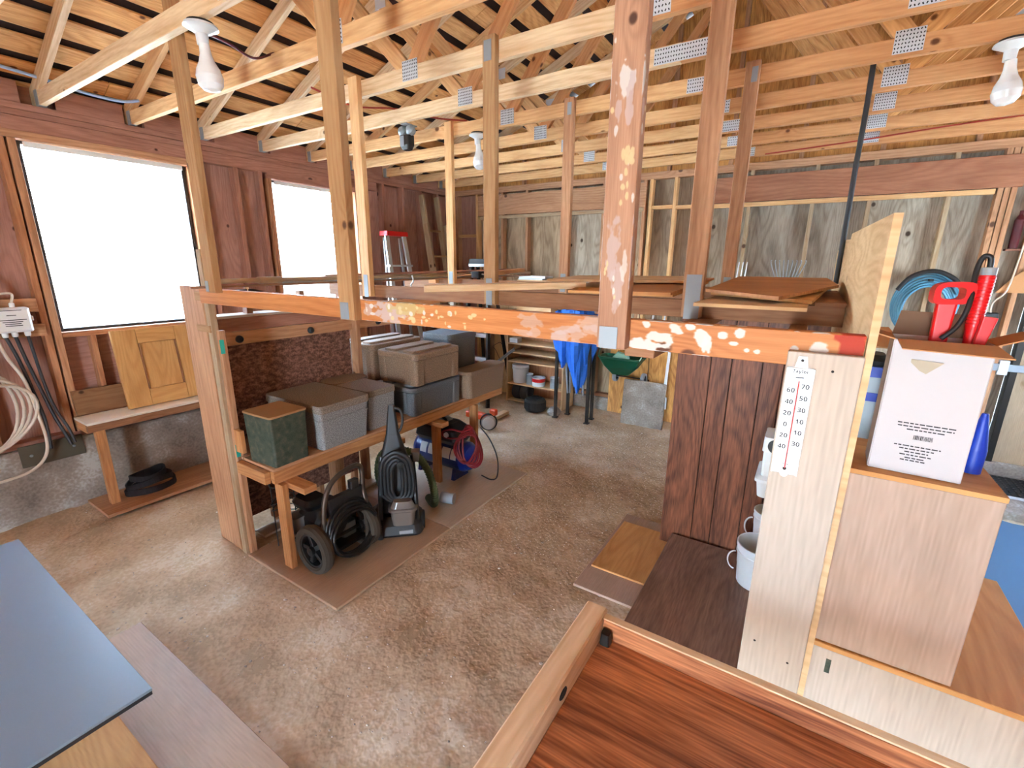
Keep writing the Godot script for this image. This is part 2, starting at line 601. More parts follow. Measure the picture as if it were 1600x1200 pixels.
	plain("tape", C(0.72, 0.66, 0.56), 0.3)
	plain("black", C(0.10, 0.10, 0.105), 0.5)
	plain("black_gloss", C(0.09, 0.09, 0.095), 0.3)
	plain("rubber", C(0.07, 0.065, 0.06), 0.8)
	plain("tyre", C(0.16, 0.14, 0.12), 0.9)
	plain("dusty_tyre", C(0.25, 0.21, 0.17), 0.95)
	plain("strap_black", C(0.10, 0.085, 0.10), 0.7)
	plain("steel_dark", C(0.20, 0.18, 0.16), 0.45, 0.6)
	plain("bronze_tube", C(0.34, 0.29, 0.25), 0.4, 0.6)
	plain("red_plastic", C(0.85, 0.07, 0.08), 0.4)
	plain("red_hose", C(0.45, 0.05, 0.07), 0.5)
	plain("red_cord", C(0.66, 0.20, 0.12), 0.6)
	plain("wine_cord", C(0.35, 0.08, 0.12), 0.5)
	plain("orange", C(0.85, 0.30, 0.10), 0.5)
	plain("yellow", C(0.85, 0.68, 0.08), 0.5)
	plain("blue_tank", C(0.05, 0.13, 0.38), 0.3)
	plain("blue_cloth", C(0.10, 0.36, 0.70), 0.8)
	plain("blue_lid", C(0.03, 0.20, 0.62), 0.45)
	plain("blue_hose", C(0.30, 0.52, 0.62), 0.45)
	plain("blue_table", C(0.46, 0.51, 0.55), 0.34)
	plain("blue_grey_floor", C(0.28, 0.40, 0.50), 0.7)
	plain("tub_grey", C(0.62, 0.67, 0.70), 0.4)
	plain("green_hose", C(0.28, 0.34, 0.20), 0.6)
	plain("green_plastic", C(0.03, 0.32, 0.22), 0.45)
	plain("mint", C(0.55, 0.76, 0.68), 0.5)
	plain("teal", C(0.15, 0.62, 0.55), 0.6)
	plain("cable_white", C(0.78, 0.72, 0.64), 0.5)
	plain("cable_black", C(0.12, 0.12, 0.13), 0.5)
	plain("cable_blue", C(0.62, 0.72, 0.84), 0.4)
	plain("ink", C(0.16, 0.15, 0.15), 0.7)
	plain("ink_red", C(0.78, 0.12, 0.10), 0.5)
	plain("brass", C(0.70, 0.56, 0.28), 0.3, 0.9)
	plain("roofing", C(0.20, 0.12, 0.09), 0.95)
	plain("pvc", C(0.70, 0.60, 0.48), 0.55)
	plain("dowel", C(0.60, 0.44, 0.34), 0.6)
	plain("grey_plastic", C(0.55, 0.56, 0.57), 0.5)
	plain("grey_board", C(0.62, 0.62, 0.60), 0.7)
	plain("gravel", C(0.74, 0.76, 0.74), 0.95)
	plain("smoke_plastic", C(0.42, 0.38, 0.35), 0.2)
	var gl := plain("glass", C(0.95, 0.97, 0.98), 0.02)
	gl.transparency = BaseMaterial3D.TRANSPARENCY_ALPHA
	gl.albedo_color = Color(0.95, 0.97, 0.98, 0.08)
	var bulb := plain("bulb_glass", C(0.92, 0.91, 0.89), 0.2)
	bulb.backlight_enabled = true
	bulb.backlight = C(0.5, 0.5, 0.5)
	var blind := plain("blind", C(0.92, 0.92, 0.92), 0.6)
	blind.backlight_enabled = true
	blind.backlight = C(0.6, 0.6, 0.6)
	var cl := M["blue_cloth"] as StandardMaterial3D
	cl.rim_enabled = true
	cl.rim = 0.3
	# paint-spattered beam and post
	var pw := C(0.80, 0.76, 0.72)
	var cr := C(0.80, 0.70, 0.52)
	var pk := C(0.72, 0.63, 0.60)
	var yl := C(0.72, 0.63, 0.42)
	var rr := RandomNumberGenerator.new()
	rr.seed = 5
	# beam image: 0..1 along x = 1.62..4.56 ; front face height 0.08
	var bl := [[0.505, 0.5, 0.03, 0.55, pk, 0.9], [0.53, 0.25, 0.03, 0.3, yl, 0.8], [0.462, 0.45, 0.008, 0.3, pk, 0.7], [0.438, 0.3, 0.012, 0.25, pk, 0.6]]
	for i in 34:
		bl.append([rr.randf_range(0.43, 0.66), rr.randf_range(0.1, 0.9), rr.randf_range(0.0012, 0.004), rr.randf_range(0.05, 0.13), cr if i % 3 else pw, 0.95])
	for i in 9:
		bl.append([rr.randf_range(0.70, 0.80), rr.randf_range(0.2, 0.9), rr.randf_range(0.005, 0.016), rr.randf_range(0.12, 0.4), pk, 0.55])
	for q in [[0.838, 0.12, 0.005, 0.14], [0.865, 0.2, 0.007, 0.16], [0.876, 0.12, 0.005, 0.1], [0.885, 0.4, 0.007, 0.3], [0.889, 0.62, 0.002, 0.25], [0.893, 0.6, 0.0018, 0.25], [0.902, 0.28, 0.004, 0.12], [0.916, 0.2, 0.004, 0.16], [0.912, 0.5, 0.004, 0.07], [0.851, 0.55, 0.012, 0.2], [0.84, 0.8, 0.02, 0.2], [0.922, 0.68, 0.002, 0.06], [0.93, 0.7, 0.002, 0.06], [0.955, 0.5, 0.003, 0.1]]:
		bl.append([q[0], q[1], q[2], q[3], pw, 0.95])
	bl.append([0.992, 0.3, 0.012, 0.6, C(0.66, 0.16, 0.08), 0.85])
	bl.append([0.972, 0.7, 0.006, 0.5, pw, 0.9])
	var basei := wood_img(131, C(0.78, 0.51, 0.30), C(0.64, 0.38, 0.20), 22.0, 2.0, 0.3, 3, 1024, 48, 3.0, 0.1)
	var bi := splatter_img(1024, 48, basei, bl, 77)
	woodmat("beam_paint", bi, 0.6, Vector2(1 / 2.94, 1 / 0.08))
	# post image: u runs from bottom (0) to top (1)
	var pb := [[0.50, 0.45, 0.03, 0.25, pw, 0.9], [0.47, 0.6, 0.05, 0.12, pk, 0.8], [0.455, 0.3, 0.02, 0.1, pk, 0.7], [0.20, 0.35, 0.06, 0.22, pk, 0.75], [0.13, 0.6, 0.05, 0.2, pk, 0.7], [0.17, 0.75, 0.03, 0.1, pw, 0.7]]
	for i in 26:
		pb.append([rr.randf_range(0.05, 0.95), rr.randf_range(0.05, 0.95), rr.randf_range(0.003, 0.009), rr.randf_range(0.03, 0.07), cr if i % 2 else pw, 0.9])
	for i in 10:
		pb.append([rr.randf_range(0.28, 0.40), rr.randf_range(0.45, 0.8), rr.randf_range(0.005, 0.012), rr.randf_range(0.04, 0.09), cr, 0.9])
	var basep := wood_img(137, C(0.72, 0.54, 0.42), C(0.57, 0.40, 0.30), 24.0, 2.0, 0.3, 2, 512, 64, 1.5, 0.1)
	woodmat("post_paint", splatter_img(512, 64, basep, pb, 78), 0.6, Vector2(1 / 1.3, 1 / 0.085))

# ------------------------------------------------------------------ the scene
func _ready():
	rng.seed = 20
	# camera
	var cam := Camera3D.new()
	cam.name = "camera"
	var yaw := -0.56883779
	var pit := 0.25545696
	var rol := -0.00828247
	var f := Vector3(sin(yaw) * cos(pit), -sin(pit), -cos(yaw) * cos(pit))
	var r := Vector3(cos(yaw), 0, sin(yaw))
	var d := f.cross(r)
	var r2 := cos(rol) * r + sin(rol) * d
	var d2 := -sin(rol) * r + cos(rol) * d
	cam.transform = Transform3D(Basis(r2, -d2, -f), Vector3(4.45, 1.80, 0.0))
	cam.fov = rad_to_deg(2.0 * atan(600.0 / 721.86))
	cam.near = 0.03
	add_child(cam)
	# sky, sun, exposure
	var we := WorldEnvironment.new()
	we.name = "world_environment"
	var env := Environment.new()
	var sky := Sky.new()
	var sm := ProceduralSkyMaterial.new()
	sm.sky_top_color = C(0.62, 0.76, 0.92)
	sm.sky_horizon_color = C(0.87, 0.94, 0.98)
	sm.ground_bottom_color = C(0.55, 0.54, 0.52)
	sm.ground_horizon_color = C(0.80, 0.81, 0.82)
	sm.sky_energy_multiplier = 3.0
	sm.ground_energy_multiplier = 2.0
	sky.sky_material = sm
	env.background_mode = Environment.BG_SKY
	env.sky = sky
	env.tonemap_mode = Environment.TONE_MAPPER_LINEAR
	env.tonemap_exposure = 7.9
	env.sdfgi_enabled = true
	env.ssao_enabled = true
	env.ssil_enabled = true
	we.environment = env
	add_child(we)
	var sun := DirectionalLight3D.new()
	sun.name = "sun"
	sun.light_energy = 6.0
	sun.light_color = C(1.0, 0.97, 0.92)
	sun.light_angular_distance = 0.6
	sun.shadow_enabled = true
	sun.look_at_from_position(Vector3(0.8, 9.0, 6.0), Vector3.ZERO)
	add_child(sun)
	make_materials()
	structure()
	trusses()
	loft_frame()
	loft_items()
	partition()
	totes()
	left_bench()
	electrics()
	floor_items()
	machines()
	back_items()
	right_items()
	foreground()
	cords_and_bulbs()

# ---- structure
func ground_y(x: float, z: float) -> float:
	return 0.0

func structure():
	# floor: dirt
	var fl := struct("floor", "bare dirt floor of the shed, strewn with small stones")
	var st := begin()
	var n1 := nz(3, 0.9, 3)
	var n2 := nz(4, 4.0, 3)
	var n3 := nz(6, 11.0, 2)
	var hgt := func(x: float, z: float) -> float:
		var y := -0.012 + n1.get_noise_2d(x, z) * 0.012 + n2.get_noise_2d(x, z) * 0.008 + maxf(0.0, n3.get_noise_2d(x, z)) * 0.012
		y += 0.035 * exp(-(pow((x - 1.40) / 0.22, 2) + pow((z + 1.20) / 0.10, 2)))
		y += 0.05 * exp(-pow((x - 0.02) / 0.18, 2)) * (0.6 + 0.5 * n1.get_noise_1d(z * 2.0))
		return y
	var s := 0.036
	var nx := int(7.3 / s)
	var nzc := int(9.0 / s)
	var hs := PackedVector3Array()
	for j in nzc + 1:
		for i in nx + 1:
			var x := -0.1 + i * s
			var z := -5.55 + j * s
			hs.append(Vector3(x, hgt.call(x, z), z))
	var ns := PackedVector3Array()
	ns.resize(hs.size())
	for j in nzc + 1:
		for i in nx + 1:
			var a := hs[j * (nx + 1) + maxi(i - 1, 0)]
			var b := hs[j * (nx + 1) + mini(i + 1, nx)]
			var c := hs[maxi(j - 1, 0) * (nx + 1) + i]
			var e := hs[mini(j + 1, nzc) * (nx + 1) + i]
			ns[j * (nx + 1) + i] = (e - c).cross(b - a).normalized()
	for j in nzc:
		for i in nx:
			var a := j * (nx + 1) + i
			var q := [a, a + 1, a + nx + 2, a + nx + 1]
			tri(st, hs[q[0]], hs[q[1]], hs[q[2]], Vector3.UP, Vector2.ZERO, Vector2.ZERO, Vector2.ZERO, ns[q[0]], ns[q[1]], ns[q[2]])
			tri(st, hs[q[0]], hs[q[2]], hs[q[3]], Vector3.UP, Vector2.ZERO, Vector2.ZERO, Vector2.ZERO, ns[q[0]], ns[q[2]], ns[q[3]])
	put(fl, "dirt", st.commit(), M.dirt)
	# stones and chips scattered over the dirt: nobody could count them
	var mm := MultiMesh.new()
	mm.transform_format = MultiMesh.TRANSFORM_3D
	mm.use_colors = true
	var pm := begin()
	loft_into(pm, [[0.3, 0.25, 0.2, -0.3], [0.5, 0.42, 0.3, 0.0], [0.28, 0.24, 0.2, 0.35]], true, true, Transform3D.IDENTITY, 2)
	mm.mesh = pm.commit()
	var cnt := 15000
	mm.instance_count = cnt
	for i in cnt:
		var x := rng.randf_range(0.05, 6.9)
		var z := rng.randf_range(-5.3, 0.2)
		if rng.randf() < 0.5:
			z = rng.randf_range(-4.9, -2.2)
			x = rng.randf_range(2.0, 4.2)
		var sc := rng.randf_range(0.004, 0.011)
		if rng.randf() < 0.04:
			sc *= 1.8
		var bs := Basis(Vector3.UP, rng.randf() * TAU).scaled(Vector3(sc, sc * 0.6, sc * rng.randf_range(0.6, 1.0)))
		mm.set_instance_transform(i, Transform3D(bs, Vector3(x, hgt.call(x, z) + sc * 0.12, z)))
		var g := rng.randf_range(0.22, 0.50)
		var col := Color(g * 1.15, g * 0.96, g * 0.76)
		if rng.randf() < 0.06:
			col = Color(0.7, 0.64, 0.54)
		mm.set_instance_color(i, col)
	var mi := MultiMeshInstance3D.new()
	mi.name = "stones"
	mi.multimesh = mm
	mi.material_override = M.pebble
	fl.add_child(mi)
	stuff(mi, "small pale stones and wood chips scattered over the dirt")
	# outdoor ground seen by the light only through the openings
	var og := struct("floor_yard", "pale gravel yard outside the shed")
	bx(og, "gravel", Vector3(-30, -0.30, -30), Vector3(36, -0.10, 36), M.gravel, 0.01)

	# --- left wall, stud face at x = 0
	var wl := struct("wall_left", "left stud wall of reddish plywood on a concrete stem wall")
	bx(wl, "stem_wall", Vector3(-0.22, -0.1, -5.5), Vector3(0.05, 0.53, 3.3), M.concrete, 0.01)
	bx(wl, "sill_plate", Vector3(-0.1, 0.53, -5.45), Vector3(0.0, 0.57, 3.3), M.red)
	var w1 := [-2.01, -1.03]
	var w2 := [-3.66, -2.74]
	for seg in [[-5.5, w2[0], 0.57, 2.92], [w2[0], w2[1], 0.57, 1.30], [w2[0], w2[1], 2.55, 2.92], [w2[1], w1[0], 0.57, 2.92], [w1[0], w1[1], 0.57, 1.30], [w1[0], w1[1], 2.55, 2.92], [w1[1], 0.9, 0.57, 2.92], [0.9, 3.3, 0.57, 2.92]]:
		bx(wl, "plywood_sheet", Vector3(-0.15, seg[2], seg[0]), Vector3(-0.09, seg[3], seg[1]), M.ply_red, 0.001)
	bx(wl, "top_plate", Vector3(-0.09, 2.73, -5.45), Vector3(0.0, 2.77, 3.3), M.red)
	bx(wl, "top_plate", Vector3(-0.09, 2.69, -5.45), Vector3(0.0, 2.728, 3.3), M.red)
	bx(wl, "header", Vector3(-0.07, 2.60, -4.0), Vector3(0.004, 2.688, -0.55), M.red)
	bx(wl, "header_trim", Vector3(-0.07, 2.552, -2.06), Vector3(0.012, 2.60, -0.9), M.fir_light)
	bx(wl, "header_trim", Vector3(-0.07, 2.552, -3.72), Vector3(0.008, 2.60, -2.68), M.red)
	for z in [0.6, 0.2, -0.2, -0.58, -0.95, -2.10, -2.40, -2.62, -3.79, -4.1, -4.42, -4.74, -5.06, -5.38]:
		bx(wl, "stud", Vector3(-0.088, 0.57, z - 0.019), Vector3(0.0, 2.60 if z < -0.56 and z > -4.0 else 2.69, z + 0.019), M.fir_wall if z > -1.0 else M.red)
	for z in [-1.0, -2.045, -2.70, -3.70]:
		bx(wl, "trimmer_stud", Vector3(-0.088, 0.57, z - 0.02), Vector3(0.006, 2.552, z + 0.02), M.fir_light if z > -1.5 else M.fir_wall)
	for z in [-1.19, -1.33, -1.52, -1.78, -2.9, -3.2, -3.45]:
		bx(wl, "cripple_stud", Vector3(-0.088, 0.57, z - 0.016), Vector3(-0.004, 1.26, z + 0.016), M.fir_wall)
	bx(wl, "window_rail", Vector3(-0.088, 1.26, -2.02), Vector3(0.0, 1.298, -1.02), M.fir_wall)
	bx(wl, "window_rail", Vector3(-0.088, 1.26, -3.68), Vector3(0.0, 1.298, -2.72), M.fir_wall)
	for z in [-1.45, -1.95, -2.45, -2.94, -3.43, -3.93, -4.42, -4.9, -0.9, -0.42]:
		bx(wl, "eave_block", Vector3(-0.05, 2.772, z - 0.19), Vector3(-0.012, 2.9, z + 0.19), M.red)
	# windows with blinds
	var wi := 0
	for w in [w1, w2]:
		wi += 1
		var wn := struct("window_%d" % wi, "bright window with a white blind in the left wall, " + ("nearer the camera" if wi == 1 else "farther back"), Vector3(-0.1, 1.3, (w[0] + w[1]) / 2))
		var y0 := 1.30
		var y1 := 2.55
		bx(wn, "frame", Vector3(-0.13, y0, w[0]), Vector3(-0.06, y1, w[0] + 0.022), M.steel_dark)
		bx(wn, "frame", Vector3(-0.13, y0, w[1] - 0.022), Vector3(-0.06, y1, w[1]), M.steel_dark)
		bx(wn, "frame", Vector3(-0.13, y0, w[0] + 0.022), Vector3(-0.06, y0 + 0.02, w[1] - 0.022), M.steel_dark)
		bx(wn, "frame", Vector3(-0.13, y1 - 0.02, w[0] + 0.022), Vector3(-0.06, y1, w[1] - 0.022), M.steel_dark)
		bx(wn, "pane", Vector3(-0.112, y0 + 0.02, w[0] + 0.022), Vector3(-0.108, y1 - 0.02, w[1] - 0.022), M.glass, 0.0005)
		var sb := begin()
		var y := y0 + 0.03
		while y < y1 - 0.05:
			cbox_into(sb, Vector3(0.015, 0.0010, w[1] - w[0] - 0.075), 0.0003, Vector2.ZERO, Transform3D(Basis(Vector3.BACK, -0.12), Vector3(-0.03, y, (w[0] + w[1]) / 2 + 0.005)))
			y += 0.024
		var bl := put(wn, "blind_slats", sb.commit(), M.blind)
		bl.set_meta("label", "thin white blind slats")
		bx(wn, "blind_rail", Vector3(-0.045, y1 - 0.04, w[0] + 0.03), Vector3(-0.015, y1 - 0.005, w[1] - 0.03), M.white)

	# --- back wall, stud face at z = -5.4
	var wb := struct("wall_back", "back stud wall of weathered grey plywood with reddish headers and an orange gable")
	bx(wb, "stem_wall", Vector3(-0.2, -0.1, -5.62), Vector3(7.2, 0.16, -5.38), M.concrete, 0.01)
	bx(wb, "sill_plate", Vector3(0.0, 0.16, -5.49), Vector3(5.9, 0.20, -5.40), M.fir_dark)
	var xs := [-0.1, 0.42, 0.84, 1.22, 1.76, 2.24, 2.78, 3.05, 3.36, 3.80, 4.32, 4.75, 5.30, 5.92]
	var pm2 := ["ply_red", "ply_tan", "ply_tan", "ply_tan", "ply_grey_b", "ply_tan", "ply_grey_c", "ply_grey_c", "ply_grey_b", "ply_grey", "ply_grey", "ply_grey_b", "ply_grey"]
	for i in xs.size() - 1:
		bx(wb, "plywood_sheet", Vector3(xs[i], 0.16, -5.55), Vector3(xs[i + 1] - 0.002, 2.72, -5.49), M[pm2[i]], 0.001, i % 7)
	bx(wb, "plywood_sheet", Vector3(5.92, 2.02, -5.55), Vector3(7.05, 2.72, -5.49), M.ply_grey_c, 0.001)
	bx(wb, "plywood_sheet", Vector3(6.74, 0.16, -5.55), Vector3(7.05, 2.02, -5.49), M.ply_grey_c, 0.001)
	for x in [0.05, 0.40, 0.82, 1.20, 1.78, 2.24, 2.72, 2.79, 3.05, 3.30, 3.42, 3.78, 4.32, 4.75, 5.28, 5.58, 5.62, 5.66, 5.82]:
		var mt: Material = M.fir if x < 3.0 or x > 5.5 else M.pine_grey
		bx(wb, "stud", Vector3(x - 0.017, 0.2, -5.488), Vector3(x + 0.017, 2.70, -5.40), M.pine_warm if (x > 2.75 and x < 3.32) or x == 0.40 else mt)
	bx(wb, "header", Vector3(0.43, 2.42, -5.42), Vector3(2.74, 2.67, -5.385), M.fir_light)
	bx(wb, "header", Vector3(3.34, 2.41, -5.42), Vector3(5.70, 2.65, -5.385), M.red_bright)
	bx(wb, "header_trim", Vector3(0.46, 2.375, -5.42), Vector3(2.72, 2.412, -5.39), M.pine_grey)
	bx(wb, "header_trim", Vector3(3.36, 2.365, -5.42), Vector3(5.55, 2.405, -5.39), M.pine_warm)
	for b in [[0.07, 0.38, 2.15], [2.81, 3.03, 2.39], [3.07, 3.28, 2.38], [5.84, 7.0, 2.1]]:
		bx(wb, "blocking", Vector3(b[0], b[2], -5.485), Vector3(b[1], b[2] + 0.036, -5.402), M.pine_warm)
	bx(wb, "top_plate", Vector3(0.0, 2.70, -5.49), Vector3(7.05, 2.77, -5.40), M.fir)
	# gable
	var gx0 := -0.1
	while gx0 < 7.15:
		var gx1 := minf(gx0 + 0.61, 7.15)
		var ya := 2.93 + 0.4167 * (minf(gx0, 7.05 - gx0))
		var yb := 2.93 + 0.4167 * (minf(gx1, 7.05 - gx1))
		var poly := [Vector2(gx0, 2.72), Vector2(gx1 - 0.003, 2.72), Vector2(gx1 - 0.003, yb)]
		if gx0 < 3.525 and gx1 > 3.525:
			poly.append(Vector2(3.525, 4.40))
		poly.append(Vector2(gx0, ya))
		var g2 := []
		for p in poly:
			g2.append(Vector2(p.y, p.x))     # grain upright: u = height
		var gm := prism(g2, 0.06)
		put(wb, "gable_sheet", gm, M.gable, Transform3D(Basis(Vector3.UP, Vector3.RIGHT, Vector3.FORWARD), Vector3(0, 0, -5.52)))
		if gx0 > 0.3 and gx0 < 6.7:
			bx(wb, "gable_stud", Vector3(gx0 - 0.018, 2.77, -5.489), Vector3(gx0 + 0.018, ya - 0.03, -5.43), M.fir)
		gx0 = gx1
	# door in the back wall
	var dr := struct("door_1", "pale plywood door with a grey latch bar at the right end of the back wall", Vector3(6.3, 0, -5.45))
	bx(dr, "leaf", Vector3(5.97, 0.03, -5.47), Vector3(6.72, 2.0, -5.43), M.paint_cream, 0.003)
	bx(dr, "jamb", Vector3(5.92, 0.0, -5.50), Vector3(5.965, 2.04, -5.40), M.steel_dark)
	bx(dr, "latch_bar", Vector3(5.80, 0.96, -5.40), Vector3(6.60, 1.02, -5.385), M.galv)
	bx(dr, "latch_bracket", Vector3(5.84, 0.93, -5.425), Vector3(5.90, 1.05, -5.375), M.galv_bright)
	put(dr, "knob", lathe([Vector2(0, 0.05), Vector2(0.018, 0.045), Vector2(0.024, 0.03), Vector2(0.012, 0.012), Vector2(0.012, 0)], 14), M.brass, Transform3D(Basis(Vector3.RIGHT, PI / 2), Vector3(6.05, 0.88, -5.43)))
	# --- right wall and front wall with its wide open doorway
	var wr := struct("wall_right", "right stud wall, mostly outside the picture")
	for e in [[-5.5, -4.3, 0.0, 2.95], [-4.3, -3.2, 0.0, 1.1], [-4.3, -3.2, 2.1, 2.95], [-3.2, 0.5, 0.0, 2.95], [0.5, 3.3, 0.0, 2.95]]:
		bx(wr, "plywood_sheet", Vector3(7.09, e[2], e[0]), Vector3(7.16, e[3], e[1]), M.ply_red, 0.001)
	for i in 20:
		var sz := -5.38 + i * 0.45
		bx(wr, "stud", Vector3(7.05, 0.04, sz), Vector3(7.089, 1.06 if sz > -4.31 and sz < -3.2 else 2.77, sz + 0.035), M.fir)
	var w3 := struct("window_3", "wide window in the right wall, outside the picture", Vector3(7.1, 1.1, -3.4))
	for e in [[1.1, 1.14, -4.3, -3.2], [2.06, 2.1, -4.3, -3.2], [1.14, 2.06, -4.3, -4.26], [1.14, 2.06, -3.24, -3.2]]:
		bx(w3, "frame", Vector3(7.06, e[0], e[2]), Vector3(7.14, e[1], e[3]), M.white)
	bx(w3, "pane", Vector3(7.10, 1.14, -4.26), Vector3(7.104, 2.06, -3.24), M.glass, 0.0005)
	var wf := struct("wall_front", "front wall with an open vehicle doorway behind the camera")
	bx(wf, "plywood_sheet", Vector3(-0.15, -0.1, 3.3), Vector3(3.75, 2.95, 3.4), M.ply_red)
	bx(wf, "plywood_sheet", Vector3(4.75, -0.1, 3.3), Vector3(7.16, 2.95, 3.4), M.ply_red)
	bx(wf, "header", Vector3(3.75, 2.05, 3.3), Vector3(4.75, 2.95, 3.4), M.red)
	put(wf, "gable_sheet", prism([Vector2(-0.1, 2.9), Vector2(7.15, 2.9), Vector2(3.525, 4.41)], 0.06), M.gable, at(Vector3(0, 0, 3.35)))
	# --- roof
	var rf := struct("ceiling", "underside of the gable roof, orange sheathing boards with dark gaps")
	var sl := atan(0.4167)
	for side in [0, 1]:
		var L := 4.32
		var pos := 0.0
		var i := 0
		var keys := ["plank", "plank_b", "plank_c", "plank_d", "plank"]
		while pos < L - 0.05:
			var wdt: float = [0.15, 0.165, 0.135, 0.155][i % 4]
			wdt = minf(wdt, L - pos - 0.01)
			var mid := pos + wdt / 2
			var x := -0.42 + mid * cos(sl)
			var yy := 2.925 + 0.4167 * x + 0.012
			var brk := -1.4 - fmod(i * 1.37, 2.6)
			var up := Vector3(sin(sl), -cos(sl), 0)
			if side == 1:
				x = 7.05 - x
				up.x = -up.x
			for e in [[-5.58, brk], [brk + 0.004, 3.6]]:
				vcount += 1
				lum(rf, "roof_board", Vector3(x, yy, e[0]), Vector3(x, yy, e[1]), 0.016, wdt, M[keys[(i * 3 + (1 if e[0] > -5 else 0) + side) % 5]], up, 0.002)
			pos += wdt + 0.07
			i += 1
		var rxm := -0.42 + L / 2 * cos(sl)
		var ry := 2.925 + 0.4167 * rxm + 0.065
		var upv := Vector3(-sin(sl), cos(sl), 0)
		if side == 1:
			rxm = 7.05 - rxm
			upv.x = -upv.x
		lum(rf, "roofing", Vector3(rxm, ry, -5.8), Vector3(rxm, ry, 3.8), 0.05, L + 0.06, M.roofing, upv, 0.002)

func trusses():
	var ords := ["", "first", "second", "third", "fourth", "fifth", "sixth", "seventh", "eighth", "ninth", "tenth", "eleventh"]
	var mats := ["pine", "pine_warm", "pine", "pine_pale", "pine_warm", "pine", "pine_pale", "pine", "pine_warm", "pine", "pine"]
	for k in range(8, -3, -1):
		var z := -1.182 - 0.493 * k
		var o := thing("roof_truss", "pale pine roof truss, %s from the back wall" % ords[9 - k], "truss", Vector3(3.525, 2.77, z), 0.0, "roof trusses")
		var m: Material = M[mats[(k + 3) % 11]]
		lum(o, "bottom_chord", Vector3(-0.08, 2.813, z), Vector3(3.73, 2.813, z), 0.086, 0.036, m if k < 4 else M.pine_warm)
		lum(o, "bottom_chord", Vector3(3.732, 2.813, z), Vector3(7.1, 2.813, z), 0.086, 0.036, M.pine_red if k > 1 else m)
		lum(o, "top_chord", Vector3(-0.38, 2.873 - 0.4167 * 0.38, z), Vector3(3.522, 2.873 + 0.4167 * 3.522, z), 0.083, 0.036, m)
		lum(o, "top_chord", Vector3(7.43, 2.873 - 0.4167 * 0.38, z), Vector3(3.528, 2.873 + 0.4167 * 3.522, z), 0.083, 0.036, M.pine_warm)
		for sd in [0, 1]:
			var fx := func(x: float) -> float:
				return x if sd == 0 else 7.05 - x
			lum(o, "web", Vector3(fx.call(2.33), 2.86, z), Vector3(fx.call(1.66), 3.53, z), 0.083, 0.034, M.pine_warm if sd == 0 else M.plank_b)
			lum(o, "web", Vector3(fx.call(2.40), 2.86, z), Vector3(fx.call(3.49), 4.28, z), 0.083, 0.034, M.pine_red if sd == 0 else M.plank)
		var ps := [[2.385, 2.835, 0.115, 0.10], [3.73, 2.813, 0.16, 0.075], [4.66, 2.835, 0.115, 0.10], [1.66, 3.535, 0.10, 0.09], [3.525, 4.28, 0.16, 0.10], [5.39, 3.535, 0.1, 0.09]]
		if k == 3:
			ps[1][2] = 0.26
		for p in ps:
			var gp := bx(o, "gusset_plate", Vector3(p[0] - p[2] / 2, p[1] - p[3] / 2, z + 0.018), Vector3(p[0] + p[2] / 2, p[1] + p[3] / 2, z + 0.0205), M.galv_bright, 0.0004)
			if p[1] < 3.0:
				var st := begin()
				var nx2 := int(p[2] / 0.0125)
				var ny := int(p[3] / 0.016)
				for a in nx2:
					for b in ny:
						cbox_into(st, Vector3(0.0045, 0.008, 0.002), 0.0003, Vector2.ZERO, Transform3D(Basis(Vector3.BACK, 0.5 if (a + b) % 2 else -0.5), Vector3(p[0] - p[2] / 2 + (a + 0.5) * p[2] / nx2, p[1] - p[3] / 2 + (b + 0.5) * p[3] / ny, z + 0.0205)))
				stuff(put(gp, "punched_holes", st.commit(), M.hole))
		if k >= 0:
			bx(o, "hanger", Vector3(0.0, 2.768, z - 0.022), Vector3(0.05, 2.86, z + 0.022), M.galv, 0.001)

# ---- hanging loft frame
func strap(parent: Node, x: float, y0: float, y1: float, z: float, w := 0.045, m: Material = null):
	bx(parent, "strap_plate", Vector3(x - w / 2, y0, z), Vector3(x + w / 2, y1, z + 0.002), m if m else M.galv, 0.0004)

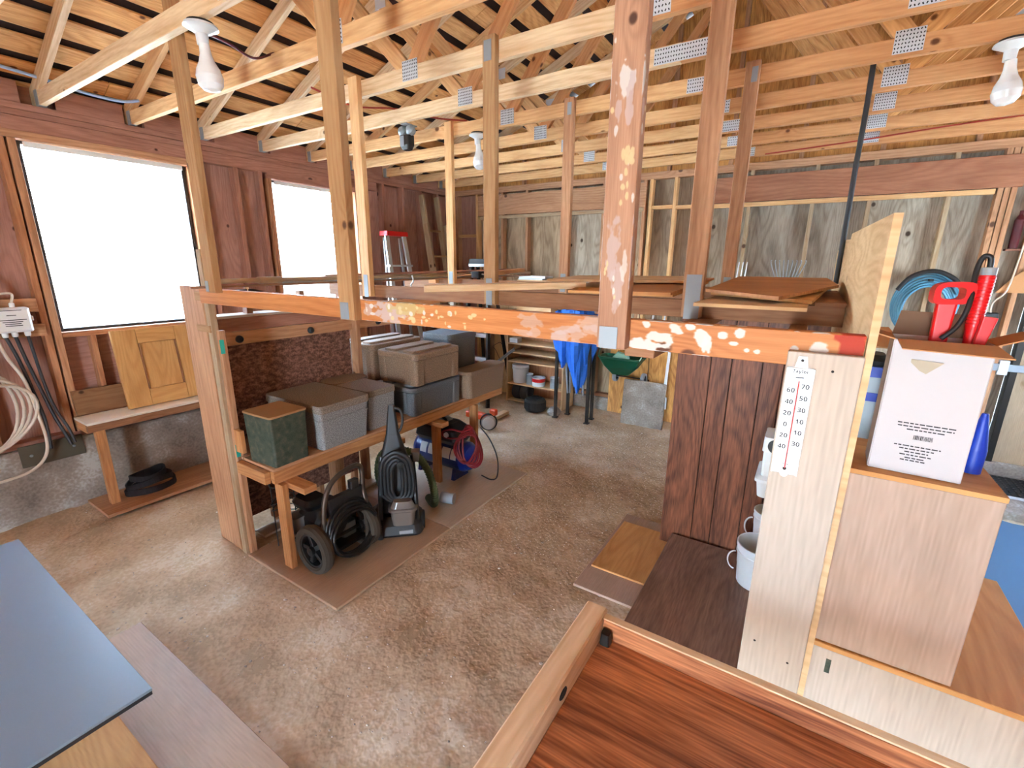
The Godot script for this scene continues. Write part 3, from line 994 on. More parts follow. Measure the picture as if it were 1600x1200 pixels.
func loft_frame():
	var o := thing("loft_frame", "open loft frame of long beams hung on wooden posts from the trusses", "loft frame", Vector3(3.05, 1.57, -2.2))
	# beams: front one is paint-spattered
	lum(o, "beam", Vector3(1.62, 1.615, -1.258), Vector3(4.56, 1.615, -1.258), 0.08, 0.036, M.beam_paint, Vector3.UP, 0.002, -1)
	lum(o, "beam", Vector3(1.50, 1.613, -2.168), Vector3(4.56, 1.613, -2.168), 0.078, 0.036, M.fir_dark)
	lum(o, "beam", Vector3(1.25, 1.625, -3.16), Vector3(4.56, 1.625, -3.16), 0.085, 0.036, M.fir_dark)
	# cross joists
	lum(o, "joist", Vector3(2.30, 1.556, -3.2), Vector3(2.30, 1.556, -1.9), 0.036, 0.085, M.pine_red)
	lum(o, "joist", Vector3(4.06, 1.56, -3.2), Vector3(4.06, 1.56, -1.275), 0.028, 0.085, M.fir_dark)
	lum(o, "joist", Vector3(4.42, 1.556, -2.78), Vector3(4.42, 1.556, -1.6), 0.036, 0.06, M.fir_dark)
	lum(o, "joist", Vector3(1.63, 1.73, -4.6), Vector3(1.63, 1.645, -3.1), 0.036, 0.085, M.pine_red)
	# posts: front row
	var zf := -1.222
	bx(o, "post", Vector3(1.785, 1.64, zf - 0.018), Vector3(1.875, 3.06, zf + 0.018), M.pine_dull)
	bx(o, "post", Vector3(2.852, 1.575, zf - 0.018), Vector3(2.940, 3.06, zf + 0.018), M.pine_dull)
	lum(o, "post", Vector3(4.0, 1.575, zf), Vector3(4.0, 3.06, zf), 0.082, 0.036, M.post_paint, Vector3.LEFT, 0.002, -1)
	strap(o, 2.885, 1.578, 1.645, zf + 0.018, 0.05)
	strap(o, 3.992, 1.575, 1.635, zf + 0.018, 0.052)
	strap(o, 1.80, 1.645, 1.70, zf + 0.018, 0.03)
	# middle row
	var zm := -2.13
	bx(o, "post", Vector3(1.905, 1.58, zm - 0.018), Vector3(1.985, 2.87, zm + 0.018), M.pine_warm)
	bx(o, "post", Vector3(2.91, 1.58, zm - 0.018), Vector3(2.985, 2.87, zm + 0.018), M.pine_dull)
	bx(o, "post", Vector3(3.972, 1.58, zm - 0.018), Vector3(4.055, 2.87, zm + 0.018), M.fir_light)
	for x in [1.945, 2.945]:
		strap(o, x, 1.575, 1.72, zm + 0.018, 0.04)
	strap(o, 4.015, 1.572, 1.76, zm + 0.018, 0.062)
	strap(o, 2.942, 2.76, 2.85, zm + 0.018, 0.045)
	# back row
	var zr := -3.118
	for x in [1.845, 2.90, 4.0]:
		bx(o, "post", Vector3(x - 0.036, 1.59, zr - 0.018), Vector3(x + 0.036, 2.87, zr + 0.018), M.pine_warm if x < 2 else M.fir_light)
		strap(o, x, 1.60, 1.73, zr + 0.018, 0.04)
	strap(o, 2.905, 2.765, 2.84, zr + 0.018, 0.03)
	strap(o, 4.012, 2.765, 2.84, zr + 0.018, 0.03)

# an irregular flat board given by its outline in x,z, lying at height y
func flat_board(parent: Node, called: String, pts: Array, y: float, t: float, m: Material, tilt := Vector3.ZERO) -> MeshInstance3D:
	var c := Vector2.ZERO
	for p in pts:
		c += p
	c /= pts.size()
	var q := []
	for p in pts:
		q.append(Vector2(p.x - c.x, -(p.y - c.y)))
	var b := Basis.from_euler(tilt) * Basis(Vector3.RIGHT, -PI / 2)
	return put(parent, called, prism(q, t), m, Transform3D(b, Vector3(c.x, y, c.y)))

func loft_items():
	# loose boards on top of the loft
	var o: Node3D
	o = thing("wooden_board", "yellowish board lying diagonally across the loft beams left of the painted post", "board", Vector3(3.2, 1.68, -2.4), 0.0, "loose boards on the loft")
	lum(o, "board", Vector3(2.74, 1.671, -1.82), Vector3(3.38, 1.690, -2.38), 0.034, 0.14, M.pine)
	var defs := [
		["reddish plywood offcut lowest in the pile left of the painted post", [Vector2(3.42, -2.12), Vector2(3.93, -2.12), Vector2(3.9, -3.08), Vector2(3.2, -3.08), Vector2(3.3, -2.62)], 1.682, "ply_warm", Vector3(0.03, 0.0, 0.0)],
		["narrow orange board beside the painted post on the loft", [Vector2(3.66, -1.96), Vector2(3.95, -2.0), Vector2(3.93, -3.08), Vector2(3.5, -3.08)], 1.70, "fir_orange", Vector3(0.035, 0.0, 0.0)],
		["pale plywood strip lying across the boards behind the painted post", [Vector2(3.2, -2.3), Vector2(3.93, -2.45), Vector2(3.92, -2.85), Vector2(3.22, -2.7)], 1.722, "ply_light", Vector3(0.035, 0.0, 0.0)],
		["large orange plywood sheet on top of the loft at the right", [Vector2(4.068, -2.10), Vector2(4.35, -1.88), Vector2(4.54, -2.55), Vector2(4.5, -3.08), Vector2(4.068, -3.08)], 1.712, "fir_orange", Vector3(0.035, 0.0, 0.0)],
		["thin plywood sheet just beneath the large orange sheet on the loft", [Vector2(4.068, -2.22), Vector2(4.45, -2.0), Vector2(4.53, -3.08), Vector2(4.068, -3.08)], 1.690, "ply_warm", Vector3(0.03, 0.0, 0.0)],
		["pale plywood board overhanging the beam at the right end of the loft", [Vector2(4.085, -1.80), Vector2(4.44, -1.80), Vector2(4.44, -3.08), Vector2(4.07, -3.08)], 1.660, "ply_light", Vector3.ZERO],
		["short red-brown board wedged against the pine side panel on the loft", [Vector2(4.46, -2.1), Vector2(4.56, -2.1), Vector2(4.56, -3.08), Vector2(4.46, -3.08)], 1.660, "fir_dark", Vector3.ZERO],
	]
	for dd in defs:
		var c: Vector2 = dd[1][0]
		o = thing("plywood_offcut", dd[0], "board", Vector3(c.x, dd[2], c.y), 0.0, "loose boards on the loft")
		flat_board(o, "board", dd[1], dd[2], 0.012, M[dd[3]], dd[4])
	# poles and rods along the left edge of the loft
	o = thing("plastic_pipe", "tan plastic pipe with a coupling lying along the left edge of the loft", "pipe", Vector3(1.66, 1.68, -3))
	put(o, "pipe", tube([Vector3(1.672, 1.69, -1.31), Vector3(1.50, 1.695, -5.0)], 0.014, 10), M.pvc)
	put(o, "coupling", tube([Vector3(1.661, 1.6905, -1.55), Vector3(1.654, 1.6907, -1.70)], 0.02, 12), M.pvc)
	for q in [["thin brown rod lying in front of the tan pipe", Vector3(1.72, 1.664, -1.16), Vector3(1.74, 1.672, -4.6), 0.007, "dowel"], ["slim reddish rod lying farthest left on the loft", Vector3(1.40, 1.70, -2.2), Vector3(1.42, 1.735, -4.9), 0.009, "red"], ["grey metal rod resting between the pipe and the brown rod", Vector3(1.67, 1.672, -1.7), Vector3(1.69, 1.676, -4.2), 0.006, "galv"]]:
		o = thing("rod", q[0], "rod", q[1], 0.0, "rods on the loft")
		put(o, "rod", tube([q[1], q[2]], q[3], 8), M[q[4]])
	o = thing("bar_clamp", "small black clamp sitting on the loft behind a post", "clamp", Vector3(1.98, 1.69, -3.3))
	bx(o, "body", Vector3(1.94, 1.676, -3.34), Vector3(2.02, 1.73, -3.26), M.black)
	put(o, "screw", tube([Vector3(1.98, 1.71, -3.3), Vector3(2.14, 1.70, -3.32)], 0.006), M.galv)
	o = thing("wire_hook", "white wire hook hanging from the loft rods", "hook", Vector3(1.74, 1.6, -2.75))
	put(o, "wire", tube(smooth([Vector3(1.74, 1.70, -2.75), Vector3(1.76, 1.66, -2.74), Vector3(1.72, 1.62, -2.75), Vector3(1.75, 1.57, -2.76)]), 0.006, 6), M.white)

# ---- partition with OSB sheet, at the left end of the loft
func partition():
	var o := thing("partition", "wooden partition with a dark chipboard sheet and weathered end board", "partition", Vector3(1.5, 0, -1.7))
	bx(o, "end_board", Vector3(1.34, -0.02, -1.285), Vector3(1.585, 1.66, -1.262), M.fir)
	bx(o, "corner_post", Vector3(1.602, -0.02, -1.30), Vector3(1.646, 1.86, -1.262), M.pine_grey)
	bx(o, "corner_post", Vector3(1.650, -0.02, -1.315), Vector3(1.682, 1.42, -1.280), M.fir)
	bx(o, "cleat", Vector3(1.535, 1.585, -1.262), Vector3(1.70, 1.635, -1.25), M.pine_dull)
	bx(o, "cleat", Vector3(1.50, 1.41, -1.262), Vector3(1.645, 1.448, -1.252), M.pine_dull)
	bx(o, "chipboard", Vector3(1.40, 0.10, -2.36), Vector3(1.415, 1.335, -1.30), M.osb)
	for z in [-1.62, -2.0, -2.33]:
		bx(o, "stud", Vector3(1.345, 0.0, z - 0.019), Vector3(1.398, 1.6, z + 0.019), M.fir_dark)
	bx(o, "far_post", Vector3(1.42, 0.0, -2.40), Vector3(1.50, 1.50, -2.362), M.fir)
	bx(o, "rail", Vector3(1.416, 1.29, -2.95), Vector3(1.452, 1.372, -1.346), M.fir)
	bx(o, "rail", Vector3(1.36, 1.376, -2.4), Vector3(1.44, 1.456, -1.346), M.red)
	bx(o, "ledge", Vector3(1.30, 1.458, -2.42), Vector3(1.45, 1.474, -1.30), M.paint_white)
	for z in [-1.50, -2.0, -2.62]:
		var kb := put(o, "bolt_knob", lathe([Vector2(0, 0.03), Vector2(0.014, 0.026), Vector2(0.023, 0.012), Vector2(0.024, 0)], 14), M.black, Transform3D(Basis(Vector3.BACK, -PI / 2), Vector3(1.452, 1.325, z)))
		kb.set_meta("label", "black round bolt knob")
	for y in [1.29, 0.66]:
		bx(o, "tape_flag", Vector3(1.681, y, -1.30), Vector3(1.6825, y + 0.08, -1.276), M.teal, 0.0003)
	# long box shelf fixed in front of it
	var s := thing("box_shelf", "long rough wooden shelf on thin legs carrying the storage boxes", "shelf", Vector3(1.8, 0, -2.4))
	bx(s, "deck_board", Vector3(1.43, 0.640, -3.62), Vector3(1.70, 0.658, -1.30), M.fir)
	bx(s, "deck_board", Vector3(1.71, 0.640, -3.62), Vector3(2.02, 0.658, -1.30), M.fir)
	bx(s, "front_rail", Vector3(1.985, 0.565, -3.62), Vector3(2.02, 0.638, -1.30), M.fir_orange)
	bx(s, "back_rail", Vector3(1.43, 0.565, -3.62), Vector3(1.466, 0.638, -1.346), M.fir_dark)
	bx(s, "end_rail", Vector3(1.69, 0.70, -1.30), Vector3(1.76, 0.84, -1.275), M.fir_orange)
	bx(s, "end_rail", Vector3(1.69, 0.565, -1.30), Vector3(1.983, 0.638, -1.265), M.fir_orange)
	for z in [-1.315, -2.655, -3.16]:
		bx(s, "leg", Vector3(1.985 if z > -1.4 else 1.97, 0.0145, z - 0.036), Vector3(2.06 if z > -1.4 else 2.045, 0.563, z + 0.0), M.fir_orange)
	for z in [-1.95]:
		bx(s, "brace_board", Vector3(1.60, 0.0, z - 0.02), Vector3(1.69, 0.563, z + 0.016), M.fir)
		bx(s, "brace_board", Vector3(1.70, 0.0145, z - 0.02), Vector3(1.74, 0.563, z + 0.016), M.fir)
	for a in [[-1.40, 2.20], [-2.2, 2.1], [-2.66, 2.12]]:
		bx(s, "arm", Vector3(1.75, 0.525, a[0] - 0.04), Vector3(a[1], 0.563, a[0] + 0.04), M.fir_orange)
	# hammer-like pick hung behind the partition
	var p := thing("pick_mattock", "dark iron pick head on a pale handle hung above the partition ledge", "pick", Vector3(1.3, 1.35, -1.6))
	put(p, "head", prism([Vector2(-0.12, -0.012), Vector2(-0.05, 0.016), Vector2(0.03, 0.02), Vector2(0.12, 0.0), Vector2(0.03, -0.008), Vector2(-0.05, -0.012)], 0.025), M.steel_dark, at(Vector3(1.24, 1.60, -1.70), PI / 2))
	put(p, "handle", tube([Vector3(1.24, 1.63, -1.70), Vector3(1.24, 1.2, -1.70)], 0.014, 8), M.pine)

# ---- storage boxes
func tote(label: String, lo: Vector3, hi: Vector3, lid_h: float, m: Material, lidm: Material, corner: float, style: int, turn := 0.0) -> Node3D:
	var c := (lo + hi) * 0.5
	var o := thing("storage_box", label, "storage box", Vector3(c.x, lo.y, c.z), turn, "storage boxes on the long shelf", true)
	var hx := (hi.x - lo.x) / 2
	var hz := (hi.z - lo.z) / 2
	var H := hi.y - lo.y - lid_h
	var b := 0.90
	var st := begin()
	var rings := [[hx * b, hz * b, corner, 0.0], [hx * (b + 0.002), hz * (b + 0.002), corner, 0.004]]
	if style == 1:
		rings.append([hx * 0.95, hz * 0.95, corner, H * 0.72])
		rings.append([hx * 0.965, hz * 0.965, corner, H * 0.73])
		rings.append([hx * 0.965, hz * 0.965, corner, H * 0.80])
		rings.append([hx * 0.95, hz * 0.95, corner, H * 0.81])
	rings.append([hx * 0.96, hz * 0.96, corner, H - 0.002])
	loft_into(st, rings)
	if style == 2:    # corner columns and recessed sides
		for sx in [-1, 1]:
			for sz in [-1, 1]:
				loft_into(st, [[0.045, 0.05, 0.03, -0.0], [0.05, 0.055, 0.03, H - 0.004]], true, true, Transform3D(Basis(), Vector3(sx * (hx * 0.955 - 0.045), 0.0, sz * (hz * 0.955 - 0.05))))
	put(o, "body", st.commit(), m)
	st = begin()
	loft_into(st, [[hx * 0.985, hz * 0.985, corner + 0.006, H], [hx, hz, corner + 0.008, H + 0.004], [hx, hz, corner + 0.008, H + lid_h * 0.75], [hx * 0.985, hz * 0.985, corner + 0.006, H + lid_h]])
	var lid := put(o, "lid", st.commit(), lidm)
	if style == 2:
		for i in [-1.0, 1.0]:
			put(lid, "lid_ridge", loft([[hx * 0.28, hz * 0.86, 0.02, H + lid_h - 0.002], [hx * 0.27, hz * 0.85, 0.02, H + lid_h + 0.016]]), lidm, at(Vector3(i * hx * 0.45, 0, 0)))
	if style == 3:
		put(lid, "lid_panel", loft([[hx * 0.9, hz * 0.8, corner, H + lid_h - 0.002], [hx * 0.88, hz * 0.78, corner, H + lid_h + 0.01]]), lidm)
	F = Transform3D.IDENTITY
	return o

func totes():
	tote("scuffed dark green tin box with a tan top at the near shelf end", Vector3(1.76, 0.66, -1.54), Vector3(2.03, 0.965, -1.30), 0.012, M.tin_green, M.rust_tan, 0.012, 0, 0.05)
	tote("large speckled grey box with a wide flat lid beside the green tin box", Vector3(1.47, 0.66, -1.99), Vector3(2.05, 0.95, -1.60), 0.05, M.tote_light, M.tote_lid, 0.02, 1, 0.02)
	tote("small upright grey box beside the large flat-lidded grey box", Vector3(1.66, 0.66, -2.27), Vector3(2.0, 0.945, -2.01), 0.045, M.tote_grey, M.tote_lid, 0.015, 0)
	tote("low brown tub with a rounded oval lid close to the chipboard", Vector3(1.43, 0.66, -2.36), Vector3(1.655, 0.945, -2.0), 0.04, M.tote_brown, M.tote_brown, 0.10, 0)
	tote("dark grey tote under the large brown tote on the shelf", Vector3(1.60, 0.66, -2.98), Vector3(2.04, 0.88, -2.40), 0.035, M.tote_dark, M.tote_dark, 0.04, 2)
	tote("large brown tote with a ridged lid stacked on the dark grey tote", Vector3(1.63, 0.897, -2.95), Vector3(2.06, 1.14, -2.42), 0.045, M.tote_brown, M.tote_brown, 0.04, 2)
	tote("tall brown tote standing behind the stacked brown tote", Vector3(1.21, 0.66, -3.0), Vector3(1.585, 1.165, -2.42), 0.045, M.tote_brown, M.tote_brown, 0.04, 2)
	tote("tall slate grey tote behind the stacked brown tote, nearest the stepladder", Vector3(1.55, 0.66, -3.42), Vector3(1.88, 1.20, -3.02), 0.05, M.tote_dark, M.tote_dark, 0.03, 0)
	tote("brown tote with a plain lid at the far end of the shelf", Vector3(1.9, 0.66, -3.58), Vector3(2.10, 0.90, -3.0), 0.035, M.tote_brown, M.tote_brown, 0.04, 0)

# ---- bench and things under the left window
func left_bench():
	var o := thing("low_bench", "narrow pale-topped bench along the left wall under the window", "bench", Vector3(0.1, 0, -1.4))
	bx(o, "top", Vector3(0.052, 0.672, -2.25), Vector3(0.31, 0.69, -0.965), M.bench_top)
	bx(o, "front_apron", Vector3(0.275, 0.62, -2.25), Vector3(0.31, 0.671, -0.965), M.fir_dark)
	bx(o, "end_apron", Vector3(0.052, 0.61, -1.0), Vector3(0.274, 0.671, -0.966), M.fir_orange)
	bx(o, "leg", Vector3(0.245, 0.045, -1.06), Vector3(0.30, 0.619, -1.005), M.fir_orange)
	bx(o, "leg", Vector3(0.245, 0.045, -2.2), Vector3(0.30, 0.619, -2.15), M.fir_orange)
	o = thing("floor_plank", "worn plank on the dirt under the narrow bench", "plank", Vector3(0.25, 0, -1.6))
	bx(o, "plank", Vector3(0.06, 0.02, -2.5), Vector3(0.46, 0.045, -0.93), M.fir)
	# old panelled door leaning under the window
	o = thing("old_door", "old yellowed panel door end leaning on the bench below the window", "door panel", Vector3(0.12, 0.69, -1.6))
	var lean := 0.13
	var A := Transform3D(Basis(Vector3.BACK, lean), Vector3(0.165, 0.692, 0))
	F = A
	var zz := [-1.79, -1.26]
	bx(o, "stile", Vector3(-0.018, 0.002, zz[0]), Vector3(0.018, 0.60, zz[0] + 0.12), M.paint_yellowed)
	bx(o, "stile", Vector3(-0.018, 0.002, zz[1] - 0.15), Vector3(0.018, 0.60, zz[1]), M.paint_yellowed)
	bx(o, "rail", Vector3(-0.018, 0.002, zz[0] + 0.121), Vector3(0.018, 0.13, zz[1] - 0.151), M.paint_yellowed)
	bx(o, "rail", Vector3(-0.018, 0.49, zz[0] + 0.121), Vector3(0.018, 0.60, zz[1] - 0.151), M.paint_yellowed)
	bx(o, "panel", Vector3(-0.006, 0.131, zz[0] + 0.121), Vector3(0.004, 0.489, zz[1] - 0.151), M.paint_yellowed)
	for s in [[zz[0] + 0.122, zz[0] + 0.134], [zz[1] - 0.164, zz[1] - 0.152]]:
		bx(o, "moulding", Vector3(0.0045, 0.131, s[0]), Vector3(0.015, 0.489, s[1]), M.fir_dark)
	F = Transform3D.IDENTITY
	o = thing("leaning_board", "short weathered brown board standing on the bench against the wall studs", "board", Vector3(0.03, 0.69, -1.2))
	F = Transform3D(Basis(Vector3.BACK, 0.12), Vector3(0.05, 0.692, 0))
	bx(o, "board", Vector3(-0.012, 0.003, -1.40), Vector3(0.012, 0.185, -0.985), M.board_dark)
	F = Transform3D.IDENTITY
	# rubber strap coil under the bench
	o = thing("rubber_strap_coil", "coil of wide black rubber straps under the narrow bench", "strap coil", Vector3(0.23, 0.045, -1.28))
	var st := begin()
	var rr := [[0.17, 0.115, 0.0, 0.0, 0.05], [0.155, 0.10, 0.055, 0.25, 0.045], [0.12, 0.085, 0.10, -0.2, 0.045]]
	for q in rr:
		var pts := []
		for i in 28:
			var a := TAU * i / 28.0
			pts.append(Vector3(cos(a) * q[1] * (1.0 + 0.08 * sin(3 * a)), q[2] + 0.012 * sin(2 * a + q[3] * 5.0), sin(a) * q[0]))
		for i in 28:
			var p: Vector3 = pts[i]
			var p2: Vector3 = pts[(i + 1) % 28]
			var nn := Vector3(p.x + p2.x, 0, p.z + p2.z).normalized()
			var up: Vector3 = Vector3.UP * float(q[4])
			for s in [0.0, -0.008]:
				var off: Vector3 = nn * s
				var sg := 1.0 if s == 0.0 else -1.0
				tri(st, p + off, p2 + off, p2 + off + up, nn * sg)
				tri(st, p + off, p2 + off + up, p + off + up, nn * sg)
			tri(st, p + up, p2 + up, p2 + up - nn * 0.008, Vector3.UP)
			tri(st, p + up, p2 + up - nn * 0.008, p + up - nn * 0.008, Vector3.UP)
	put(o, "strap", st.commit(), M.strap_black, Transform3D(Basis(Vector3.RIGHT, 0.06), Vector3(0.23, 0.047, -1.28)))
	put(o, "loose_end", tube(smooth([Vector3(0.10, 0.58, -1.05), Vector3(0.1, 0.60, -1.3), Vector3(0.11, 0.58, -1.45)]), 0.006, 6), M.black)

# ---- electrical box and cables at the left edge
func electrics():
	var o := thing("electrical_box", "white outdoor electrical box with black label lines on the left wall", "electrical box", Vector3(0.08, 1.33, -0.8))
	bx(o, "mounting_board", Vector3(0.0, 1.455, -0.93), Vector3(0.018, 1.545, -0.4), M.fir_light)
	bx(o, "mounting_board", Vector3(0.0, 1.29, -0.945), Vector3(0.018, 1.375, -0.4), M.fir_light)
	var b := bx(o, "body", Vector3(0.02, 1.335, -0.87), Vector3(0.095, 1.495, -0.66), M.white, 0.008)
	var cv := bx(o, "cover", Vector3(0.096, 1.345, -0.86), Vector3(0.106, 1.485, -0.67), M.white, 0.004)
	for l in [[1.477, -0.83, -0.68, 0.004], [1.445, -0.80, -0.755, 0.005], [1.415, -0.845, -0.71, 0.005], [1.402, -0.825, -0.73, 0.005], [1.39, -0.815, -0.74, 0.005], [1.378, -0.82, -0.74, 0.005]]:
		bx(cv, "label_line", Vector3(0.1061, l[0], l[1]), Vector3(0.1066, l[0] + l[3], l[2]), M.ink, 0.0001)
	bx(b, "latch", Vector3(0.06, 1.405, -0.882), Vector3(0.085, 1.435, -0.871), M.white)
	for z in [-0.69, -0.735, -0.78, -0.84]:
		put(o, "cable_gland", lathe([Vector2(0.013, -0.03), Vector2(0.016, -0.02), Vector2(0.016, 0.0)], 10), M.white, at(Vector3(0.06, 1.334, z)))
	for z in [-0.70, -0.80]:
		put(o, "cable_gland", lathe([Vector2(0.014, 0.0), Vector2(0.014, 0.025), Vector2(0.008, 0.03)], 10), M.white, at(Vector3(0.06, 1.496, z)))
	var defs := [
		["thick black cable rising from the top of the electrical box", "cable_black", 0.013, [Vector3(0.06, 1.525, -0.70), Vector3(0.07, 1.60, -0.69), Vector3(0.05, 1.72, -0.64), Vector3(0.03, 1.9, -0.60), Vector3(0.03, 2.3, -0.59), Vector3(0.02, 2.68, -0.59)]],
		["white cable looping over the top of the electrical box", "cable_white", 0.007, [Vector3(0.06, 1.525, -0.80), Vector3(0.07, 1.58, -0.81), Vector3(0.08, 1.585, -0.76), Vector3(0.07, 1.56, -0.70), Vector3(0.05, 1.55, -0.62), Vector3(0.04, 1.5, -0.5)]],
		["black cable leaving the middle of the electrical box down to the steel plate", "cable_black", 0.010, [Vector3(0.06, 1.31, -0.78), Vector3(0.06, 1.15, -0.80), Vector3(0.07, 0.95, -0.83), Vector3(0.08, 0.75, -0.86), Vector3(0.11, 0.60, -0.89), Vector3(0.13, 0.52, -0.905)]],
		["second black cable down to the steel plate, nearer the corner", "cable_black", 0.010, [Vector3(0.06, 1.31, -0.735), Vector3(0.07, 1.15, -0.765), Vector3(0.075, 0.95, -0.79), Vector3(0.09, 0.72, -0.81), Vector3(0.12, 0.52, -0.80)]],
		["dark cable at the window side of the electrical box", "cable_black", 0.009, [Vector3(0.06, 1.31, -0.84), Vector3(0.06, 1.2, -0.845), Vector3(0.065, 1.0, -0.855), Vector3(0.08, 0.80, -0.875), Vector3(0.11, 0.63, -0.915), Vector3(0.135, 0.53, -0.925)]],
		["white cable hanging from the electrical box and bending away over the concrete", "cable_white", 0.010, [Vector3(0.06, 1.31, -0.69), Vector3(0.09, 1.18, -0.71), Vector3(0.10, 1.02, -0.76), Vector3(0.10, 0.8, -0.78), Vector3(0.11, 0.6, -0.79), Vector3(0.13, 0.48, -0.76), Vector3(0.12, 0.40, -0.68), Vector3(0.10, 0.37, -0.55), Vector3(0.10, 0.37, -0.4)]],
	]
	for q in defs:
		o = thing("cable", q[0], "cable", q[3][-1], 0.0, "cables at the electrical box")
		put(o, "sheath", tube(smooth(q[3]), q[2], 8), M[q[1]])
	o = thing("cable_coil", "coil of white cable hung on the left wall under the electrical box", "cable coil", Vector3(0.1, 0.6, -0.6))
	var st := begin()
	for k in 4:
		var pts := []
		for i in 30:
			var a := TAU * i / 30.0
			pts.append(Vector3(0.06 + 0.014 * k + 0.01 * sin(a * 2 + k), 0.86 + (0.30 - 0.02 * k) * sin(a) - 0.03 * k, -0.50 + (0.20 + 0.03 * k) * cos(a + 0.12 * k)))
		tube_into(st, pts, 0.010, 8, true)
	put(o, "loops", st.commit(), M.cable_white)
	o = thing("steel_plate", "dark steel plate bolted to the concrete below the cables", "plate", Vector3(0.055, 0.41, -0.82))
	bx(o, "plate", Vector3(0.051, 0.41, -0.985), Vector3(0.062, 0.56, -0.65), M.plate_olive, 0.002)
	for z in [-0.93, -0.705]:
		put(o, "bolt_head", lathe([Vector2(0, 0.006), Vector2(0.009, 0.004), Vector2(0.01, 0)], 8), M.galv, Transform3D(Basis(Vector3.BACK, -PI / 2), Vector3(0.062, 0.485, z)))

# ---- boards lying on the floor
func floor_items():
	var o := thing("plywood_sheet", "dusty plywood sheet on the dirt under the machines", "plywood sheet", Vector3(2.1, 0, -2.2))
	bx(o, "sheet", Vector3(1.69, -0.004, -2.18), Vector3(2.555, 0.014, -1.25), M.sheet_tan, 0.003)
	bx(o, "sheet", Vector3(1.69, -0.004, -3.23), Vector3(2.55, 0.014, -2.185), M.sheet_dusty, 0.003)
	o = thing("plywood_sheet", "whitish plywood sheet on the dirt beside the brown panel", "plywood sheet", Vector3(3.8, 0, -2.6))
	bx(o, "sheet", Vector3(3.52, -0.004, -3.05), Vector3(4.25, 0.012, -2.13), M.paint_pink, 0.003)
	o = thing("plywood_sheet", "stained tan plywood piece lying on the whitish sheet", "plywood sheet", Vector3(3.7, 0.012, -2.6))
	bx(o, "sheet", Vector3(3.545, 0.013, -2.92), Vector3(4.1, 0.027, -2.33), M.ply_warm, 0.003)
	o = thing("plywood_sheet", "sandy plywood strip on the dirt beside the blue table", "plywood sheet", Vector3(2.4, 0, -0.4))
	bx(o, "sheet", Vector3(1.81, 0.004, -0.645), Vector3(3.2, 0.02, -0.18), M.sheet_tan, 0.003)
	o = thing("plywood_sheet", "orange plywood piece half under the blue table", "plywood sheet", Vector3(2.4, 0, 0.0))
	bx(o, "sheet", Vector3(1.9, 0.021, -0.38), Vector3(2.93, 0.035, 0.5), M.ply_warm, 0.003)
	o = thing("board_scrap", "grey board scrap lying on the dirt between shelf and bench", "board", Vector3(1.5, 0, -1.9))
	bx(o, "board", Vector3(1.46, 0.0, -2.4), Vector3(1.585, 0.018, -1.42), M.paint_white, 0.003)
	o = thing("wood_offcut", "short wooden offcut lying on the dirt behind the far shelf leg", "board", Vector3(1.4, 0, -4.2))
	bx(o, "board", Vector3(1.42, 0.0, -4.55), Vector3(1.50, 0.04, -4.05), M.pine)

# ---- machines on the plywood
func wheel(parent: Node, called: String, c: Vector3, r: float, w: float, axis: Vector3, tyre_m: Material, hub_m: Material, spokes := 5):
	var y := axis.normalized()
	var x := y.cross(Vector3.UP)
	if x.length() < 0.1:
		x = Vector3.RIGHT
	x = x.normalized()
	var xf := Transform3D(Basis(x, y, x.cross(y)), c)
	var st := begin()
	lathe_into(st, [Vector2(r * 0.70, -w * 0.4), Vector2(r * 0.80, -w * 0.5), Vector2(r * 0.95, -w * 0.42), Vector2(r, -w * 0.15), Vector2(r, w * 0.15), Vector2(r * 0.95, w * 0.42), Vector2(r * 0.80, w * 0.5), Vector2(r * 0.70, w * 0.4), Vector2(r * 0.70, -w * 0.4)], 28)
	var ty := put(parent, called, st.commit(), tyre_m, xf)
	st = begin()
	lathe_into(st, [Vector2(r * 0.70, -w * 0.3), Vector2(r * 0.62, -w * 0.3), Vector2(r * 0.62, w * 0.3), Vector2(r * 0.70, w * 0.3)], 24)
	lathe_into(st, [Vector2(0, -w * 0.5), Vector2(r * 0.16, -w * 0.5), Vector2(r * 0.18, w * 0.5), Vector2(0, w * 0.55)], 14)
	for i in spokes:
		var a := TAU * i / spokes
		cbox_into(st, Vector3(r * 0.56, w * 0.4, r * 0.18), 0.002, Vector2.ZERO, Transform3D(Basis(Vector3.UP, a), Vector3(cos(a), 0, -sin(a)) * r * 0.4))
	put(ty, "hub", st.commit(), hub_m, xf)

